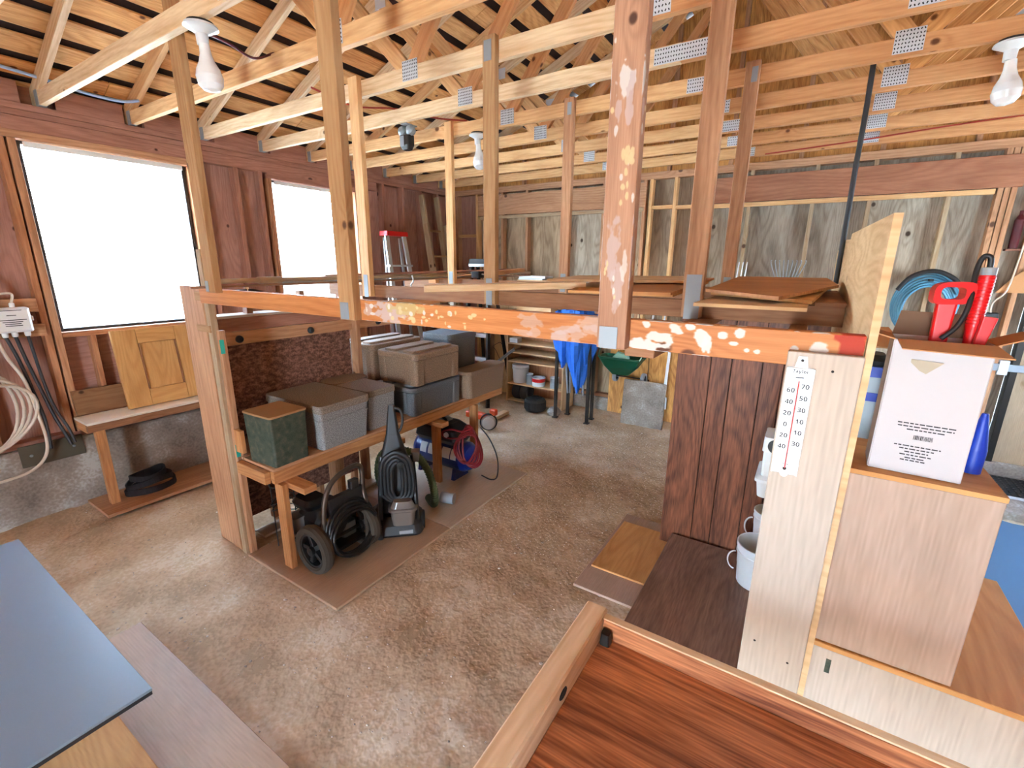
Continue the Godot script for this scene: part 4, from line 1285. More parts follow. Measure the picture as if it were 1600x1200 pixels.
func machines():
	# pressure washer
	var o := thing("pressure_washer", "pressure washer with bronze tube handle, coiled black hose and spoked wheels", "pressure washer", Vector3(2.1, 0.014, -1.55))
	wheel(o, "wheel", Vector3(2.20, 0.165, -1.385), 0.15, 0.07, Vector3.BACK, M.dusty_tyre, M.black)
	wheel(o, "wheel", Vector3(2.20, 0.165, -1.735), 0.15, 0.07, Vector3.BACK, M.dusty_tyre, M.black)
	put(o, "axle", tube([Vector3(2.20, 0.165, -1.37), Vector3(2.20, 0.165, -1.75)], 0.012), M.steel_dark)
	put(o, "handle", tube(smooth([Vector3(2.26, 0.06, -1.43), Vector3(2.25, 0.20, -1.43), Vector3(2.25, 0.36, -1.43), Vector3(2.24, 0.48, -1.46), Vector3(2.23, 0.555, -1.53), Vector3(2.22, 0.585, -1.66), Vector3(2.22, 0.56, -1.735), Vector3(2.24, 0.42, -1.725), Vector3(2.26, 0.36, -1.72), Vector3(2.26, 0.20, -1.72), Vector3(2.26, 0.06, -1.72)], 5), 0.016, 10), M.bronze_tube)
	put(o, "control_panel", loft([[0.012, 0.115, 0.01, 0.0], [0.016, 0.125, 0.012, 0.10]]), M.black, at(Vector3(2.245, 0.36, -1.585)))
	put(o, "spray_gun_rest", loft([[0.02, 0.03, 0.01, 0.0], [0.02, 0.03, 0.01, 0.05]]), M.black, at(Vector3(2.235, 0.46, -1.66)))
	bx(o, "chassis", Vector3(1.93, 0.10, -1.70), Vector3(2.26, 0.125, -1.42), M.steel_dark)
	put(o, "engine", loft([[0.11, 0.10, 0.03, 0.0], [0.13, 0.12, 0.04, 0.06], [0.13, 0.12, 0.05, 0.16], [0.09, 0.09, 0.05, 0.22]]), M.black, at(Vector3(2.06, 0.126, -1.56)))
	put(o, "recoil_cover", lathe([Vector2(0, 0.05), Vector2(0.05, 0.048), Vector2(0.10, 0.03), Vector2(0.115, 0)], 22), M.black_gloss, Transform3D(Basis(Vector3.BACK, -PI / 2), Vector3(2.18, 0.27, -1.52)))
	put(o, "fuel_tank", loft([[0.09, 0.07, 0.04, 0.0], [0.10, 0.08, 0.05, 0.03], [0.08, 0.06, 0.04, 0.06]]), M.black_gloss, at(Vector3(2.02, 0.35, -1.50)))
	put(o, "oil_cap", lathe([Vector2(0.018, 0), Vector2(0.018, 0.018), Vector2(0.0, 0.02)], 12), M.yellow, Transform3D(Basis(Vector3.BACK, -PI / 2), Vector3(2.225, 0.315, -1.47)))
	put(o, "muffler", loft([[0.05, 0.06, 0.02, 0.0], [0.05, 0.06, 0.02, 0.10]]), M.galv, at(Vector3(1.98, 0.20, -1.44)))
	put(o, "pump", loft([[0.06, 0.05, 0.02, 0.0], [0.06, 0.05, 0.02, 0.09]]), M.galv, at(Vector3(2.14, 0.126, -1.64)))
	var st := begin()
	for k in 5:
		var pts := []
		for i in 30:
			var a := TAU * i / 30.0
			pts.append(Vector3(2.275 + 0.012 * k - 0.02 * sin(a), 0.245 + (0.165 - 0.008 * k) * sin(a) - 0.008 * k, -1.59 + (0.17 - 0.012 * (k % 3)) * cos(a)))
		tube_into(st, pts, 0.009, 7, true)
	put(o, "hose_coil", st.commit(), M.black_gloss)
	put(o, "foot", loft([[0.03, 0.05, 0.01, 0.0], [0.02, 0.04, 0.01, 0.086]]), M.rubber, at(Vector3(1.97, 0.0145, -1.6)))
	# carpet cleaner
	o = thing("carpet_cleaner", "black upright carpet cleaner with wound hose and smoky clear tank", "carpet cleaner", Vector3(2.28, 0.014, -1.98), 0.75, "", true)
	put(o, "base", loft([[0.15, 0.13, 0.05, 0.012], [0.16, 0.14, 0.06, 0.03], [0.15, 0.13, 0.06, 0.09], [0.11, 0.09, 0.05, 0.14]]), M.black, at(Vector3(0, 0, -0.02)))
	wheel(o, "wheel", Vector3(-0.12, 0.066, 0.10), 0.064, 0.035, Vector3.LEFT, M.rubber, M.black, 3)
	wheel(o, "wheel", Vector3(0.15, 0.066, 0.0), 0.064, 0.035, Vector3.RIGHT, M.rubber, M.black, 3)
	put(o, "nozzle", loft([[0.17, 0.07, 0.03, 0.01], [0.16, 0.06, 0.03, 0.07], [0.12, 0.04, 0.02, 0.10]]), M.black_gloss, at(Vector3(-0.05, 0, -0.17)))
	put(o, "tank", loft([[0.07, 0.05, 0.03, 0.0], [0.085, 0.06, 0.04, 0.10], [0.095, 0.065, 0.04, 0.105], [0.095, 0.065, 0.04, 0.12], [0.08, 0.055, 0.04, 0.125], [0.06, 0.045, 0.03, 0.17]]), M.smoke_plastic, at(Vector3(0.03, 0.10, 0.075)))
	bx(o, "badge", Vector3(0.0, 0.035, 0.112), Vector3(0.09, 0.06, 0.122), M.grey_plastic)
	put(o, "spine", loft([[0.09, 0.05, 0.03, 0.10], [0.10, 0.055, 0.03, 0.3], [0.09, 0.05, 0.03, 0.52], [0.045, 0.03, 0.02, 0.68], [0.02, 0.018, 0.01, 0.88]]), M.black, Transform3D(Basis(Vector3.RIGHT, -0.06), Vector3(-0.02, 0, -0.02)))
	for s in [-1.0, 1.0]:
		put(o, "side_arm", tube(smooth([Vector3(s * 0.12, 0.09, 0.06), Vector3(s * 0.115, 0.24, 0.06), Vector3(s * 0.11, 0.38, 0.02), Vector3(s * 0.10, 0.54, -0.02)]), 0.016, 8), M.black_gloss)
	st = begin()
	for k in 4:
		var w := 0.10 - 0.022 * k
		tube_into(st, smooth([Vector3(-w, 0.30 + 0.01 * k, 0.055), Vector3(-w, 0.46, 0.06), Vector3(-w * 0.75, 0.555 - 0.02 * k, 0.065), Vector3(0, 0.60 - 0.025 * k, 0.065), Vector3(w * 0.75, 0.555 - 0.02 * k, 0.065), Vector3(w, 0.46, 0.06), Vector3(w, 0.30 + 0.01 * k, 0.055), Vector3(w * 0.5, 0.255 + 0.008 * k, 0.055), Vector3(-w * 0.5, 0.255 + 0.008 * k, 0.055), Vector3(-w, 0.30 + 0.01 * k, 0.055)], 4), 0.014, 8)
	put(o, "hose", st.commit(), M.black)
	put(o, "hose_hook", lathe([Vector2(0, 0.03), Vector2(0.022, 0.028), Vector2(0.024, 0)], 12), M.black_gloss, Transform3D(Basis(Vector3.RIGHT, PI / 2), Vector3(0.03, 0.52, 0.07)))
	put(o, "handle_loop", tube(smooth([Vector3(-0.03, 0.86, -0.07), Vector3(0.03, 0.85, -0.06), Vector3(0.05, 0.79, -0.05), Vector3(0.035, 0.72, -0.05), Vector3(0.0, 0.68, -0.05)]), 0.009, 8), M.black)
	put(o, "cord_hook", loft([[0.02, 0.03, 0.008, 0.0], [0.028, 0.035, 0.008, 0.07]]), M.bronze_tube, at(Vector3(0.125, 0.50, -0.02)))
	F = Transform3D.IDENTITY
	# green hose
	o = thing("suction_hose", "thick green suction hose with grey coupling looped behind the carpet cleaner", "hose", Vector3(2.1, 0.014, -2.3))
	var gp := smooth([Vector3(2.10, 0.05, -2.20), Vector3(1.96, 0.10, -2.16), Vector3(1.90, 0.26, -2.14), Vector3(1.93, 0.42, -2.16), Vector3(2.03, 0.46, -2.22), Vector3(2.15, 0.44, -2.27), Vector3(2.24, 0.34, -2.30), Vector3(2.30, 0.20, -2.30), Vector3(2.31, 0.09, -2.30), Vector3(2.26, 0.045, -2.33), Vector3(2.17, 0.05, -2.38)], 7)
	st = begin()
	tube_into(st, gp, 0.026, 10)
	for i in range(1, gp.size() - 1, 1):
		var dd: Vector3 = (gp[i + 1] - gp[i - 1]).normalized() * 0.004
		tube_into(st, [gp[i] - dd, gp[i] + dd], 0.030, 10)
	put(o, "hose", st.commit(), M.green_hose)
	put(o, "coupling", tube([Vector3(2.27, 0.06, -2.42), Vector3(2.37, 0.06, -2.45)], 0.042, 14), M.grey_plastic)
	# wire stand
	o = thing("wire_cage", "small black wire cage standing behind the near shelf leg", "wire cage", Vector3(1.86, 0.014, -1.47))
	st = begin()
	for y in [0.30, 0.34, 0.46]:
		var pts := []
		for i in 20:
			var a := TAU * i / 20.0
			pts.append(Vector3(1.82 + 0.075 * cos(a), y + (0.02 * sin(a * 2) if y < 0.4 else 0.0), -1.45 + 0.075 * sin(a)))
		tube_into(st, pts, 0.0035, 5, true)
	put(o, "ring", st.commit(), M.black)
	for i in 3:
		var a := TAU * i / 3.0 + 0.4
		put(o, "leg_wire", tube([Vector3(1.82 + 0.075 * cos(a), 0.46, -1.45 + 0.075 * sin(a)), Vector3(1.82 + 0.07 * cos(a), 0.014, -1.45 + 0.07 * sin(a))], 0.0035, 5), M.black)
	# compressor
	o = thing("air_compressor", "blue pancake-free air compressor with black shroud", "compressor", Vector3(1.95, 0.014, -2.86))
	o.set_meta("label", "blue tank air compressor with a black motor shroud and white stickers")
	var xf := Transform3D(Basis(Vector3.BACK, -PI / 2) , Vector3(1.66, 0.20, -2.88))
	put(o, "tank", lathe([Vector2(0, -0.06), Vector2(0.06, -0.052), Vector2(0.105, -0.025), Vector2(0.13, 0.02), Vector2(0.13, 0.50), Vector2(0.105, 0.545), Vector2(0.06, 0.572), Vector2(0, 0.58)], 28), M.blue_tank, xf)
	for x in [1.72, 2.10]:
		put(o, "foot", loft([[0.02, 0.10, 0.01, 0.0], [0.02, 0.08, 0.01, 0.09]]), M.blue_tank, at(Vector3(x, 0.0145, -2.85)))
	put(o, "shroud", loft([[0.20, 0.10, 0.03, 0.0], [0.23, 0.125, 0.04, 0.04], [0.21, 0.12, 0.04, 0.12], [0.14, 0.08, 0.03, 0.17]]), M.black, at(Vector3(1.92, 0.325, -2.86)))
	put(o, "shroud_cap", loft([[0.13, 0.075, 0.03, 0.0], [0.10, 0.05, 0.02, 0.025]]), M.grey_plastic, at(Vector3(1.86, 0.493, -2.86)))
	put(o, "handle", tube(smooth([Vector3(1.80, 0.50, -2.80), Vector3(1.82, 0.55, -2.80), Vector3(1.98, 0.54, -2.80), Vector3(2.02, 0.49, -2.80)]), 0.011, 8), M.black)
	put(o, "gauge", lathe([Vector2(0, 0.02), Vector2(0.022, 0.018), Vector2(0.024, 0)], 14), M.galv_bright, Transform3D(Basis(Vector3.RIGHT, PI / 2), Vector3(2.06, 0.42, -2.742)))
	for s in [[1.74, 0.07], [1.83, 0.10], [1.98, 0.09], [2.08, 0.06]]:
		st = begin()
		for i in 5:
			var a0 := 0.02 + i * 0.14
			var a1 := a0 + 0.14
			var c0 := Vector3(0, sin(a0) * 0.1308, cos(a0) * 0.1308)
			var c1 := Vector3(0, sin(a1) * 0.1308, cos(a1) * 0.1308)
			var bb := Vector3(s[0], 0.20, -2.88)
			var ww := Vector3(s[1], 0, 0)
			var nn := (c0 + c1).normalized()
			tri(st, bb + c0, bb + c0 + ww, bb + c1 + ww, nn)
			tri(st, bb + c0, bb + c1 + ww, bb + c1, nn)
		put(o, "sticker", st.commit(), M.white)
	# red air hose
	o = thing("air_hose", "dark red air hose coiled over the end of the compressor", "hose", Vector3(2.25, 0.014, -2.85))
	st = begin()
	for k in 5:
		var pts := []
		var tl := 0.35 + 0.12 * k
		for i in 28:
			var a := TAU * i / 28.0
			var rx := 0.10 + 0.012 * k
			var ry := 0.19 - 0.015 * k
			var px := rx * cos(a)
			var py := ry * sin(a)
			pts.append(Vector3(2.27 + px * cos(tl) - py * sin(tl) * 0.5, 0.345 + px * sin(tl) * 0.9 + py * cos(tl), -2.80 + 0.02 * k + 0.02 * sin(a * 2 + k)))
		tube_into(st, pts, 0.0085, 7, true)
	put(o, "loops", st.commit(), M.red_hose)
	put(o, "tail", tube(smooth([Vector3(2.30, 0.52, -2.78), Vector3(2.2, 0.47, -2.77), Vector3(2.10, 0.47, -2.76), Vector3(2.02, 0.44, -2.74), Vector3(2.05, 0.40, -2.73), Vector3(2.18, 0.41, -2.75), Vector3(2.25, 0.44, -2.76)]), 0.0085, 7), M.red_hose)
	o = thing("extension_cord", "black power cord looping from the compressor hose down to the plywood", "cord", Vector3(2.4, 0.014, -2.85))
	put(o, "cord", tube(smooth([Vector3(2.38, 0.54, -2.78), Vector3(2.46, 0.44, -2.80), Vector3(2.50, 0.28, -2.84), Vector3(2.47, 0.10, -2.88), Vector3(2.38, 0.03, -2.92), Vector3(2.26, 0.025, -2.95)]), 0.006, 6), M.black)
	# small orange tool farther back
	o = thing("measuring_wheel", "white and orange wheel of a garden tool lying behind the shelf legs", "wheel tool", Vector3(1.55, 0.0, -3.95))
	put(o, "wheel", lathe([Vector2(0, 0.03), Vector2(0.07, 0.025), Vector2(0.085, 0.0), Vector2(0.07, -0.025), Vector2(0, -0.03)], 20), M.white, Transform3D(Basis(Vector3.RIGHT, PI / 2).rotated(Vector3.UP, 0.6), Vector3(1.62, 0.085, -3.95)))
	put(o, "tyre", lathe([Vector2(0.085, 0.018), Vector2(0.098, 0.012), Vector2(0.098, -0.012), Vector2(0.085, -0.018)], 20), M.black, Transform3D(Basis(Vector3.RIGHT, PI / 2).rotated(Vector3.UP, 0.6), Vector3(1.62, 0.098, -3.95)))
	bx(o, "housing", Vector3(1.30, 0.10, -4.02), Vector3(1.56, 0.17, -3.94), M.orange, 0.01)
	bx(o, "housing", Vector3(1.62, 0.17, -4.02), Vector3(1.70, 0.24, -3.96), M.orange, 0.01)

# ---- things along the back wall
func rails(o: Node, called: String, a: Vector3, b: Vector3, w: float, t: float, m: Material, up := Vector3.BACK):
	lum(o, called, a, b, w, t, m, up)

func back_items():
	var o: Node3D
	# aluminium stepladder leaning on the left wall
	o = thing("step_ladder", "aluminium stepladder with a red top leaning on the left wall past the windows", "stepladder", Vector3(0.35, 0, -4.05))
	for z in [-3.93, -4.20]:
		var zs := -0.05 if z > -4.0 else 0.05
		lum(o, "rail", Vector3(0.50, 0.0, z - zs * 1.8), Vector3(0.20, 2.10, z), 0.06, 0.022, M.alu, Vector3.BACK)
		lum(o, "back_rail", Vector3(0.30, 0.0, z - zs), Vector3(0.14, 2.08, z + zs * 0.3), 0.035, 0.02, M.alu, Vector3.BACK)
	put(o, "top_cap", loft([[0.07, 0.17, 0.015, 0.0], [0.065, 0.165, 0.015, 0.05]]), M.red_plastic, at(Vector3(0.18, 2.10, -4.065)))
	for i in 6:
		var y := 0.25 + i * 0.30
		var x := 0.50 - 0.30 * y / 2.1
		bx(o, "step", Vector3(x - 0.035, y, -4.24 - 0.03 * (2.0 - y)), Vector3(x + 0.035, y + 0.022, -3.89 + 0.03 * (2.0 - y)), M.alu)
	# wooden ladders
	for q in [["old grey wooden ladder leaning in the corner, the longer one", 2.63, -4.66, -4.94, 0.16], ["shorter wooden ladder section leaning in front of the long ladder", 2.28, -4.62, -5.0, 0.26]]:
		o = thing("wooden_ladder", q[0], "ladder", Vector3(q[4] + 0.2, 0, -4.8), 0.0, "wooden ladders in the corner")
		for z in [q[2], q[3]]:
			lum(o, "rail", Vector3(q[4] + 0.32, 0.0, z), Vector3(q[4] - 0.08, q[1], z), 0.035, 0.07, M.pine_grey, Vector3.BACK)
		for i in 7:
			var y := 0.28 + i * 0.32
			if y < q[1] - 0.1:
				var x: float = q[4] + 0.32 - 0.4 * y / q[1]
				put(o, "rung", tube([Vector3(x, y, q[2]), Vector3(x, y, q[3])], 0.014, 8), M.pine_dull)
	o = thing("white_post", "short white painted timber standing in front of the corner ladders", "timber", Vector3(0.72, 0, -4.45))
	bx(o, "timber", Vector3(0.69, 0.0, -4.48), Vector3(0.75, 1.90, -4.44), M.paint_white)
	# grey stepladder
	o = thing("step_ladder", "dark fibreglass stepladder with pale steps standing before the back wall", "stepladder", Vector3(0.95, 0, -4.8))
	for s in [-1.0, 1.0]:
		lum(o, "rail", Vector3(0.90 + s * 0.24, 0.0, -4.60), Vector3(0.87 + s * 0.125, 1.80, -4.84), 0.028, 0.06, M.steel_dark, Vector3.RIGHT)
		lum(o, "back_rail", Vector3(0.90 + s * 0.22, 0.0, -5.2), Vector3(0.87 + s * 0.11, 1.78, -4.93), 0.024, 0.05, M.steel_dark, Vector3.RIGHT)
	put(o, "top_cap", loft([[0.16, 0.09, 0.02, 0.0], [0.155, 0.085, 0.02, 0.06]]), M.black, at(Vector3(0.87, 1.79, -4.88)))
	bx(o, "cap_band", Vector3(0.72, 1.755, -4.80), Vector3(1.02, 1.79, -4.79), M.galv_bright)
	for i in 5:
		var y := 0.28 + i * 0.30
		var hw := 0.235 - 0.115 * y / 1.8
		bx(o, "step", Vector3(0.89 - hw, y, -4.66 - 0.13 * y), Vector3(0.89 + hw, y + 0.05, -4.60 - 0.13 * y), M.galv_bright)
	# open shelf unit
	o = thing("shelf_unit", "light wood open shelf unit against the back wall", "shelf unit", Vector3(1.55, 0, -5.15))
	bx(o, "side_panel", Vector3(1.15, 0.0, -5.34), Vector3(1.17, 1.22, -5.02), M.ply_light)
	bx(o, "side_panel", Vector3(1.97, 0.0, -5.34), Vector3(1.99, 1.22, -5.02), M.ply_light)
	bx(o, "back_panel", Vector3(1.171, 0.0, -5.36), Vector3(1.969, 1.22, -5.345), M.fir_wall)
	for y in [0.03, 0.26, 0.56, 0.68, 0.80, 1.03, 1.20]:
		bx(o, "shelf", Vector3(1.172, y - 0.018, -5.34), Vector3(1.968, y, -5.02), M.ply_light)
	o = thing("plywood_sheet", "tall light plywood sheet standing left of the shelf unit", "plywood sheet", Vector3(1.0, 0, -5.3))
	bx(o, "sheet", Vector3(0.72, 0.0, -5.374), Vector3(1.14, 1.30, -5.36), M.ply_light)
	o = thing("white_books", "stack of white boards lying on top of the shelf unit", "boards", Vector3(1.45, 1.20, -5.2))
	bx(o, "board", Vector3(1.28, 1.62, -5.3), Vector3(1.66, 1.65, -5.1), M.white)
	bx(o, "support_box", Vector3(1.25, 1.21, -5.3), Vector3(1.75, 1.60, -5.1), M.ply_light)
	bx(o, "board", Vector3(1.27, 1.602, -5.3), Vector3(1.62, 1.618, -5.1), M.white)
	# items in the shelf
	o = thing("bucket", "white plastic bucket on the shelf unit above the tyres", "bucket", Vector3(1.30, 0.26, -5.14))
	put(o, "body", lathe([Vector2(0, 0.0), Vector2(0.095, 0.0), Vector2(0.108, 0.18), Vector2(0.114, 0.185), Vector2(0.114, 0.20), Vector2(0.11, 0.205), Vector2(0.116, 0.24), Vector2(0.10, 0.243), Vector2(0, 0.235)], 26), M.white, at(Vector3(1.30, 0.261, -5.14)))
	var can := func(lb: String, x: float, r: float, h: float, m1: Material, m2: Material):
		var t := thing("paint_can", lb, "can", Vector3(x, 0.26, -5.10), 0.0, "cans on the shelf unit")
		put(t, "body", lathe([Vector2(0, 0), Vector2(r, 0), Vector2(r, h * 0.3), Vector2(r * 1.03, h * 0.33), Vector2(r, h * 0.36), Vector2(r, h * 0.6), Vector2(r * 1.03, h * 0.63), Vector2(r, h * 0.66), Vector2(r, h)], 20), m1, at(Vector3(x, 0.261, -5.10)))
		put(t, "rim", lathe([Vector2(r, h), Vector2(r * 1.05, h + 0.003), Vector2(r * 1.05, h + 0.012), Vector2(r * 0.9, h + 0.012), Vector2(r * 0.9, h - 0.01), Vector2(0, h - 0.01)], 20), m2, at(Vector3(x, 0.261, -5.10)))
		return t
	can.call("ribbed steel can with white stuff on top beside the white bucket", 1.465, 0.045, 0.13, M.galv, M.white)
	var pc: Node3D = can.call("short paint can with red spilled paint on its side", 1.60, 0.085, 0.10, M.white, M.galv_bright)
	put(pc, "paint_drip", lathe([Vector2(0.0855, 0.055), Vector2(0.0875, 0.06), Vector2(0.0875, 0.098), Vector2(0.0855, 0.1)], 20), M.red_plastic, at(Vector3(1.60, 0.261, -5.10)))
	can.call("bare ribbed steel can at the right end of the shelf", 1.83, 0.055, 0.13, M.galv, M.galv_bright)
	o = thing("storage_tin", "small pale carton box on the top shelf of the shelf unit", "box", Vector3(1.25, 0.81, -5.1))
	bx(o, "body", Vector3(1.19, 0.801, -5.14), Vector3(1.31, 0.86, -5.03), M.white)
	for q in [["roll of black tyre lying on its side in the bottom of the shelf unit", Vector3(1.38, 0.14, -5.12), 0.108, 0.26, Vector3.RIGHT]]:
		o = thing("spare_tyre", q[0], "tyre", Vector3(1.38, 0.03, -5.12))
		for dx in [-0.09, 0.03]:
			put(o, "tread", lathe([Vector2(0.06, -0.05), Vector2(0.10, -0.055), Vector2(0.108, -0.03), Vector2(0.108, 0.03), Vector2(0.10, 0.055), Vector2(0.06, 0.05), Vector2(0.06, -0.05)], 26), M.tyre, Transform3D(Basis(Vector3.BACK, PI / 2), q[1] + Vector3(dx, 0, 0)))
	o = thing("spare_tyre", "ribbed tyre lying flat on the dirt before the shelf unit", "tyre", Vector3(1.68, 0.0, -4.93))
	var st := begin()
	lathe_into(st, [Vector2(0.07, 0.02), Vector2(0.12, 0.0), Vector2(0.135, 0.03), Vector2(0.135, 0.12), Vector2(0.12, 0.15), Vector2(0.08, 0.165), Vector2(0.07, 0.15), Vector2(0.0, 0.15)], 30)
	for i in 30:
		var a := TAU * i / 30.0
		cbox_into(st, Vector3(0.006, 0.09, 0.014), 0.001, Vector2.ZERO, Transform3D(Basis(Vector3.UP, -a), Vector3(cos(a), 0, sin(a)) * 0.136 + Vector3(0, 0.075, 0)))
	put(o, "tread", st.commit(), M.tyre, at(Vector3(1.68, 0.0, -4.88)))
	put(o, "hub", lathe([Vector2(0.07, 0.15), Vector2(0.065, 0.175), Vector2(0.03, 0.18), Vector2(0, 0.175)], 18), M.rubber, at(Vector3(1.68, 0.0, -4.88)))
	o = thing("rock", "rough pale stone lying on the dirt beside the flat tyre", "stone", Vector3(1.95, 0, -4.9))
	put(o, "stone", loft([[0.06, 0.05, 0.03, -0.02], [0.085, 0.07, 0.04, 0.03], [0.05, 0.05, 0.03, 0.075]]), M.concrete_light, at(Vector3(1.95, 0.0, -4.88), 0.4))
	# grey leaning stand
	o = thing("folding_stand", "grey folded metal stand leaning against the shelf unit", "stand", Vector3(1.15, 0.4, -4.9))
	put(o, "tube", tube([Vector3(0.98, 0.40, -4.70), Vector3(1.30, 0.72, -4.98)], 0.013, 8), M.galv)
	put(o, "tube", tube([Vector3(0.99, 0.43, -4.69), Vector3(1.31, 0.75, -4.97)], 0.008, 8), M.galv)
	put(o, "leg", tube([Vector3(0.98, 0.40, -4.70), Vector3(0.96, 0.0, -4.66)], 0.008, 6), M.galv)
	put(o, "wire", tube(smooth([Vector3(1.16, 0.60, -4.85), Vector3(1.10, 0.72, -4.84), Vector3(1.06, 0.76, -4.84), Vector3(1.16, 0.82, -4.84), Vector3(1.20, 0.80, -4.84)]), 0.003, 5), M.black)
	# folded blue canopy
	o = thing("folded_canopy", "folded pop-up canopy with blue cloth and dark legs before the back wall", "canopy", Vector3(2.24, 0, -4.85))
	for p in [[2.03, -4.76], [2.10, -4.95], [2.44, -4.76], [2.42, -4.94]]:
		bx(o, "leg", Vector3(p[0] - 0.017, 0.012, p[1] - 0.017), Vector3(p[0] + 0.017, 1.25, p[1] + 0.017), M.steel_dark)
		bx(o, "foot", Vector3(p[0] - 0.03, 0.0, p[1] - 0.03), Vector3(p[0] + 0.03, 0.011, p[1] + 0.03), M.steel_dark)
	var xs2 := [2.10, 2.17, 2.21, 2.28, 2.31, 2.37]
	for i in 5:
		lum(o, "truss_bar", Vector3(xs2[i], 1.0, -4.80 - 0.02 * (i % 2)), Vector3(xs2[i + 1] - (0.02 if i % 2 else 0.0), 0.32, -4.79 - 0.02 * (i % 2)), 0.014, 0.022, M.galv, Vector3.RIGHT)
	st = begin()
	for q in [[2.11, 0.135, 0.66, 1.28], [2.27, 0.16, 0.56, 1.30], [2.39, 0.125, 0.72, 1.26], [2.20, 0.13, 0.80, 1.33], [2.30, 0.105, 0.38, 0.95]]:
		# pleated hanging cloth: cone with folds
		var N := 22
		for j in 8:
			for i in N:
				var P := []
				for c in [[i, j], [i + 1, j], [i + 1, j + 1], [i, j + 1]]:
					var a: float = TAU * c[0] / N
					var t: float = c[1] / 8.0
					var rr: float = q[1] * (0.25 + 0.75 * sin(t * PI * 0.62 + 0.25)) * (1.0 + 0.22 * sin(a * 5.0 + t * 3.0))
					P.append(Vector3(q[0] + cos(a) * rr, lerpf(q[2] + 0.04 * sin(a * 3.0), q[3], t), -4.80 + sin(a) * rr * 0.9))
				var nn: Vector3 = (P[0] + P[2]) * 0.5 - Vector3(q[0], (P[0].y + P[2].y) * 0.5, -4.80)
				var fn: Vector3 = (P[2] - P[0]).cross(P[1] - P[3])
				if fn.dot(nn) < 0:
					fn = -fn
				fn = fn.normalized()
				tri(st, P[0], P[1], P[2], fn)
				tri(st, P[0], P[2], P[3], fn)
	put(o, "cloth", st.commit(), M.blue_cloth)
	# spreader hung on wall
	o = thing("seed_spreader", "dark green seed spreader hopper hung upside on the back wall", "spreader", Vector3(2.65, 0.5, -5.2))
	o.set_meta("label", "dark green seed spreader with small wheels hung on the back wall")
	put(o, "hopper", loft([[0.10, 0.05, 0.03, 0.0], [0.19, 0.09, 0.04, 0.09], [0.25, 0.12, 0.04, 0.19], [0.26, 0.13, 0.04, 0.20], [0.26, 0.13, 0.04, 0.215], [0.24, 0.11, 0.04, 0.215], [0.14, 0.06, 0.03, 0.06]], false, true), M.green_plastic, at(Vector3(2.65, 0.53, -5.22)))
	put(o, "rim_wire", tube(smooth([Vector3(2.40, 0.74, -5.10), Vector3(2.42, 0.86, -5.14), Vector3(2.46, 0.98, -5.2), Vector3(2.6, 1.0, -5.25)]), 0.007, 6), M.mint)
	put(o, "rim_wire", tube(smooth([Vector3(2.90, 0.74, -5.10), Vector3(2.93, 0.82, -5.12), Vector3(2.92, 0.92, -5.2)]), 0.007, 6), M.mint)
	for x in [2.58, 2.92]:
		wheel(o, "wheel", Vector3(x, 0.50, -5.25), 0.07, 0.05, Vector3.RIGHT, M.grey_plastic, M.black, 4)
	put(o, "axle", tube([Vector3(2.58, 0.50, -5.25), Vector3(2.92, 0.50, -5.25)], 0.008), M.steel_dark)
	bx(o, "wall_bracket", Vector3(2.6, 0.985, -5.40), Vector3(2.7, 1.02, -5.1), M.steel_dark)
	o = thing("folded_bag", "mint green folded bag lying inside the spreader hopper", "bag", Vector3(2.66, 0.7, -5.2))
	put(o, "bag", loft([[0.09, 0.05, 0.02, 0.0], [0.10, 0.055, 0.02, 0.06], [0.07, 0.03, 0.02, 0.13]]), M.mint, Transform3D(Basis(Vector3.BACK, -0.25), Vector3(2.64, 0.66, -5.2)))
	o = thing("plywood_sheet", "brown plywood sheet standing on edge behind the spreader and the slab", "plywood sheet", Vector3(2.9, 0, -5.34))
	bx(o, "sheet", Vector3(2.46, 0.0, -5.37), Vector3(2.93, 0.98, -5.355), M.gable)
	bx(o, "sheet", Vector3(2.94, 0.0, -5.37), Vector3(3.6, 0.98, -5.355), M.gable)
	# slab
	o = thing("stone_slab", "light grey stone slab standing against the back wall", "slab", Vector3(2.95, 0, -5.05))
	lum(o, "slab", Vector3(2.74, 0.245, -5.10), Vector3(3.22, 0.245, -5.10), 0.53, 0.05, M.concrete_light, Vector3(0, 1, -0.08), 0.006)
	# long handled tools
	var tools := [
		["white-handled long tool standing right of the slab", 3.20, 0.35, 1.15, "white", 0.016, -5.12],
		["green-handled garden tool behind the loft beam, left one", 2.62, 1.18, 1.55, "mint", 0.012, -5.30],
		["blue-handled garden tool hung beside the green one", 2.50, 1.18, 1.55, "blue_hose", 0.012, -5.30],
		["pale wooden tool handle hung right of the green handles", 2.78, 1.18, 1.55, "pine", 0.012, -5.30],
		["white tool handle hung before the back wall studs", 2.95, 1.18, 1.55, "white", 0.012, -5.31],
		["second white tool handle nearest the brown panel", 3.08, 1.18, 1.55, "white", 0.010, -5.31],
	]
	for q in tools:
		o = thing("garden_tool", q[0], "garden tool", Vector3(q[1], q[2], q[6]), 0.0, "long-handled tools on the back wall")
		put(o, "handle", tube([Vector3(q[1], q[2], q[6]), Vector3(q[1] + 0.02, q[3], q[6] - 0.03)], q[5], 8), M[q[4]])
		bx(o, "head", Vector3(q[1] - 0.035, q[2] - 0.13, q[6] - 0.01), Vector3(q[1] + 0.035, q[2] + 0.01, q[6] + 0.01), M.galv_bright if q[4] == "white" else M.green_plastic, 0.004)
		bx(o, "peg", Vector3(q[1] - 0.02, q[3] - 0.06, -5.49), Vector3(q[1] + 0.05, q[3] - 0.04, q[6] - 0.01), M.pine_grey, 0.002)
	o = thing("pitchfork", "pitchfork with four steel tines pointing up behind the loft boards", "pitchfork", Vector3(3.77, 0, -5.3))
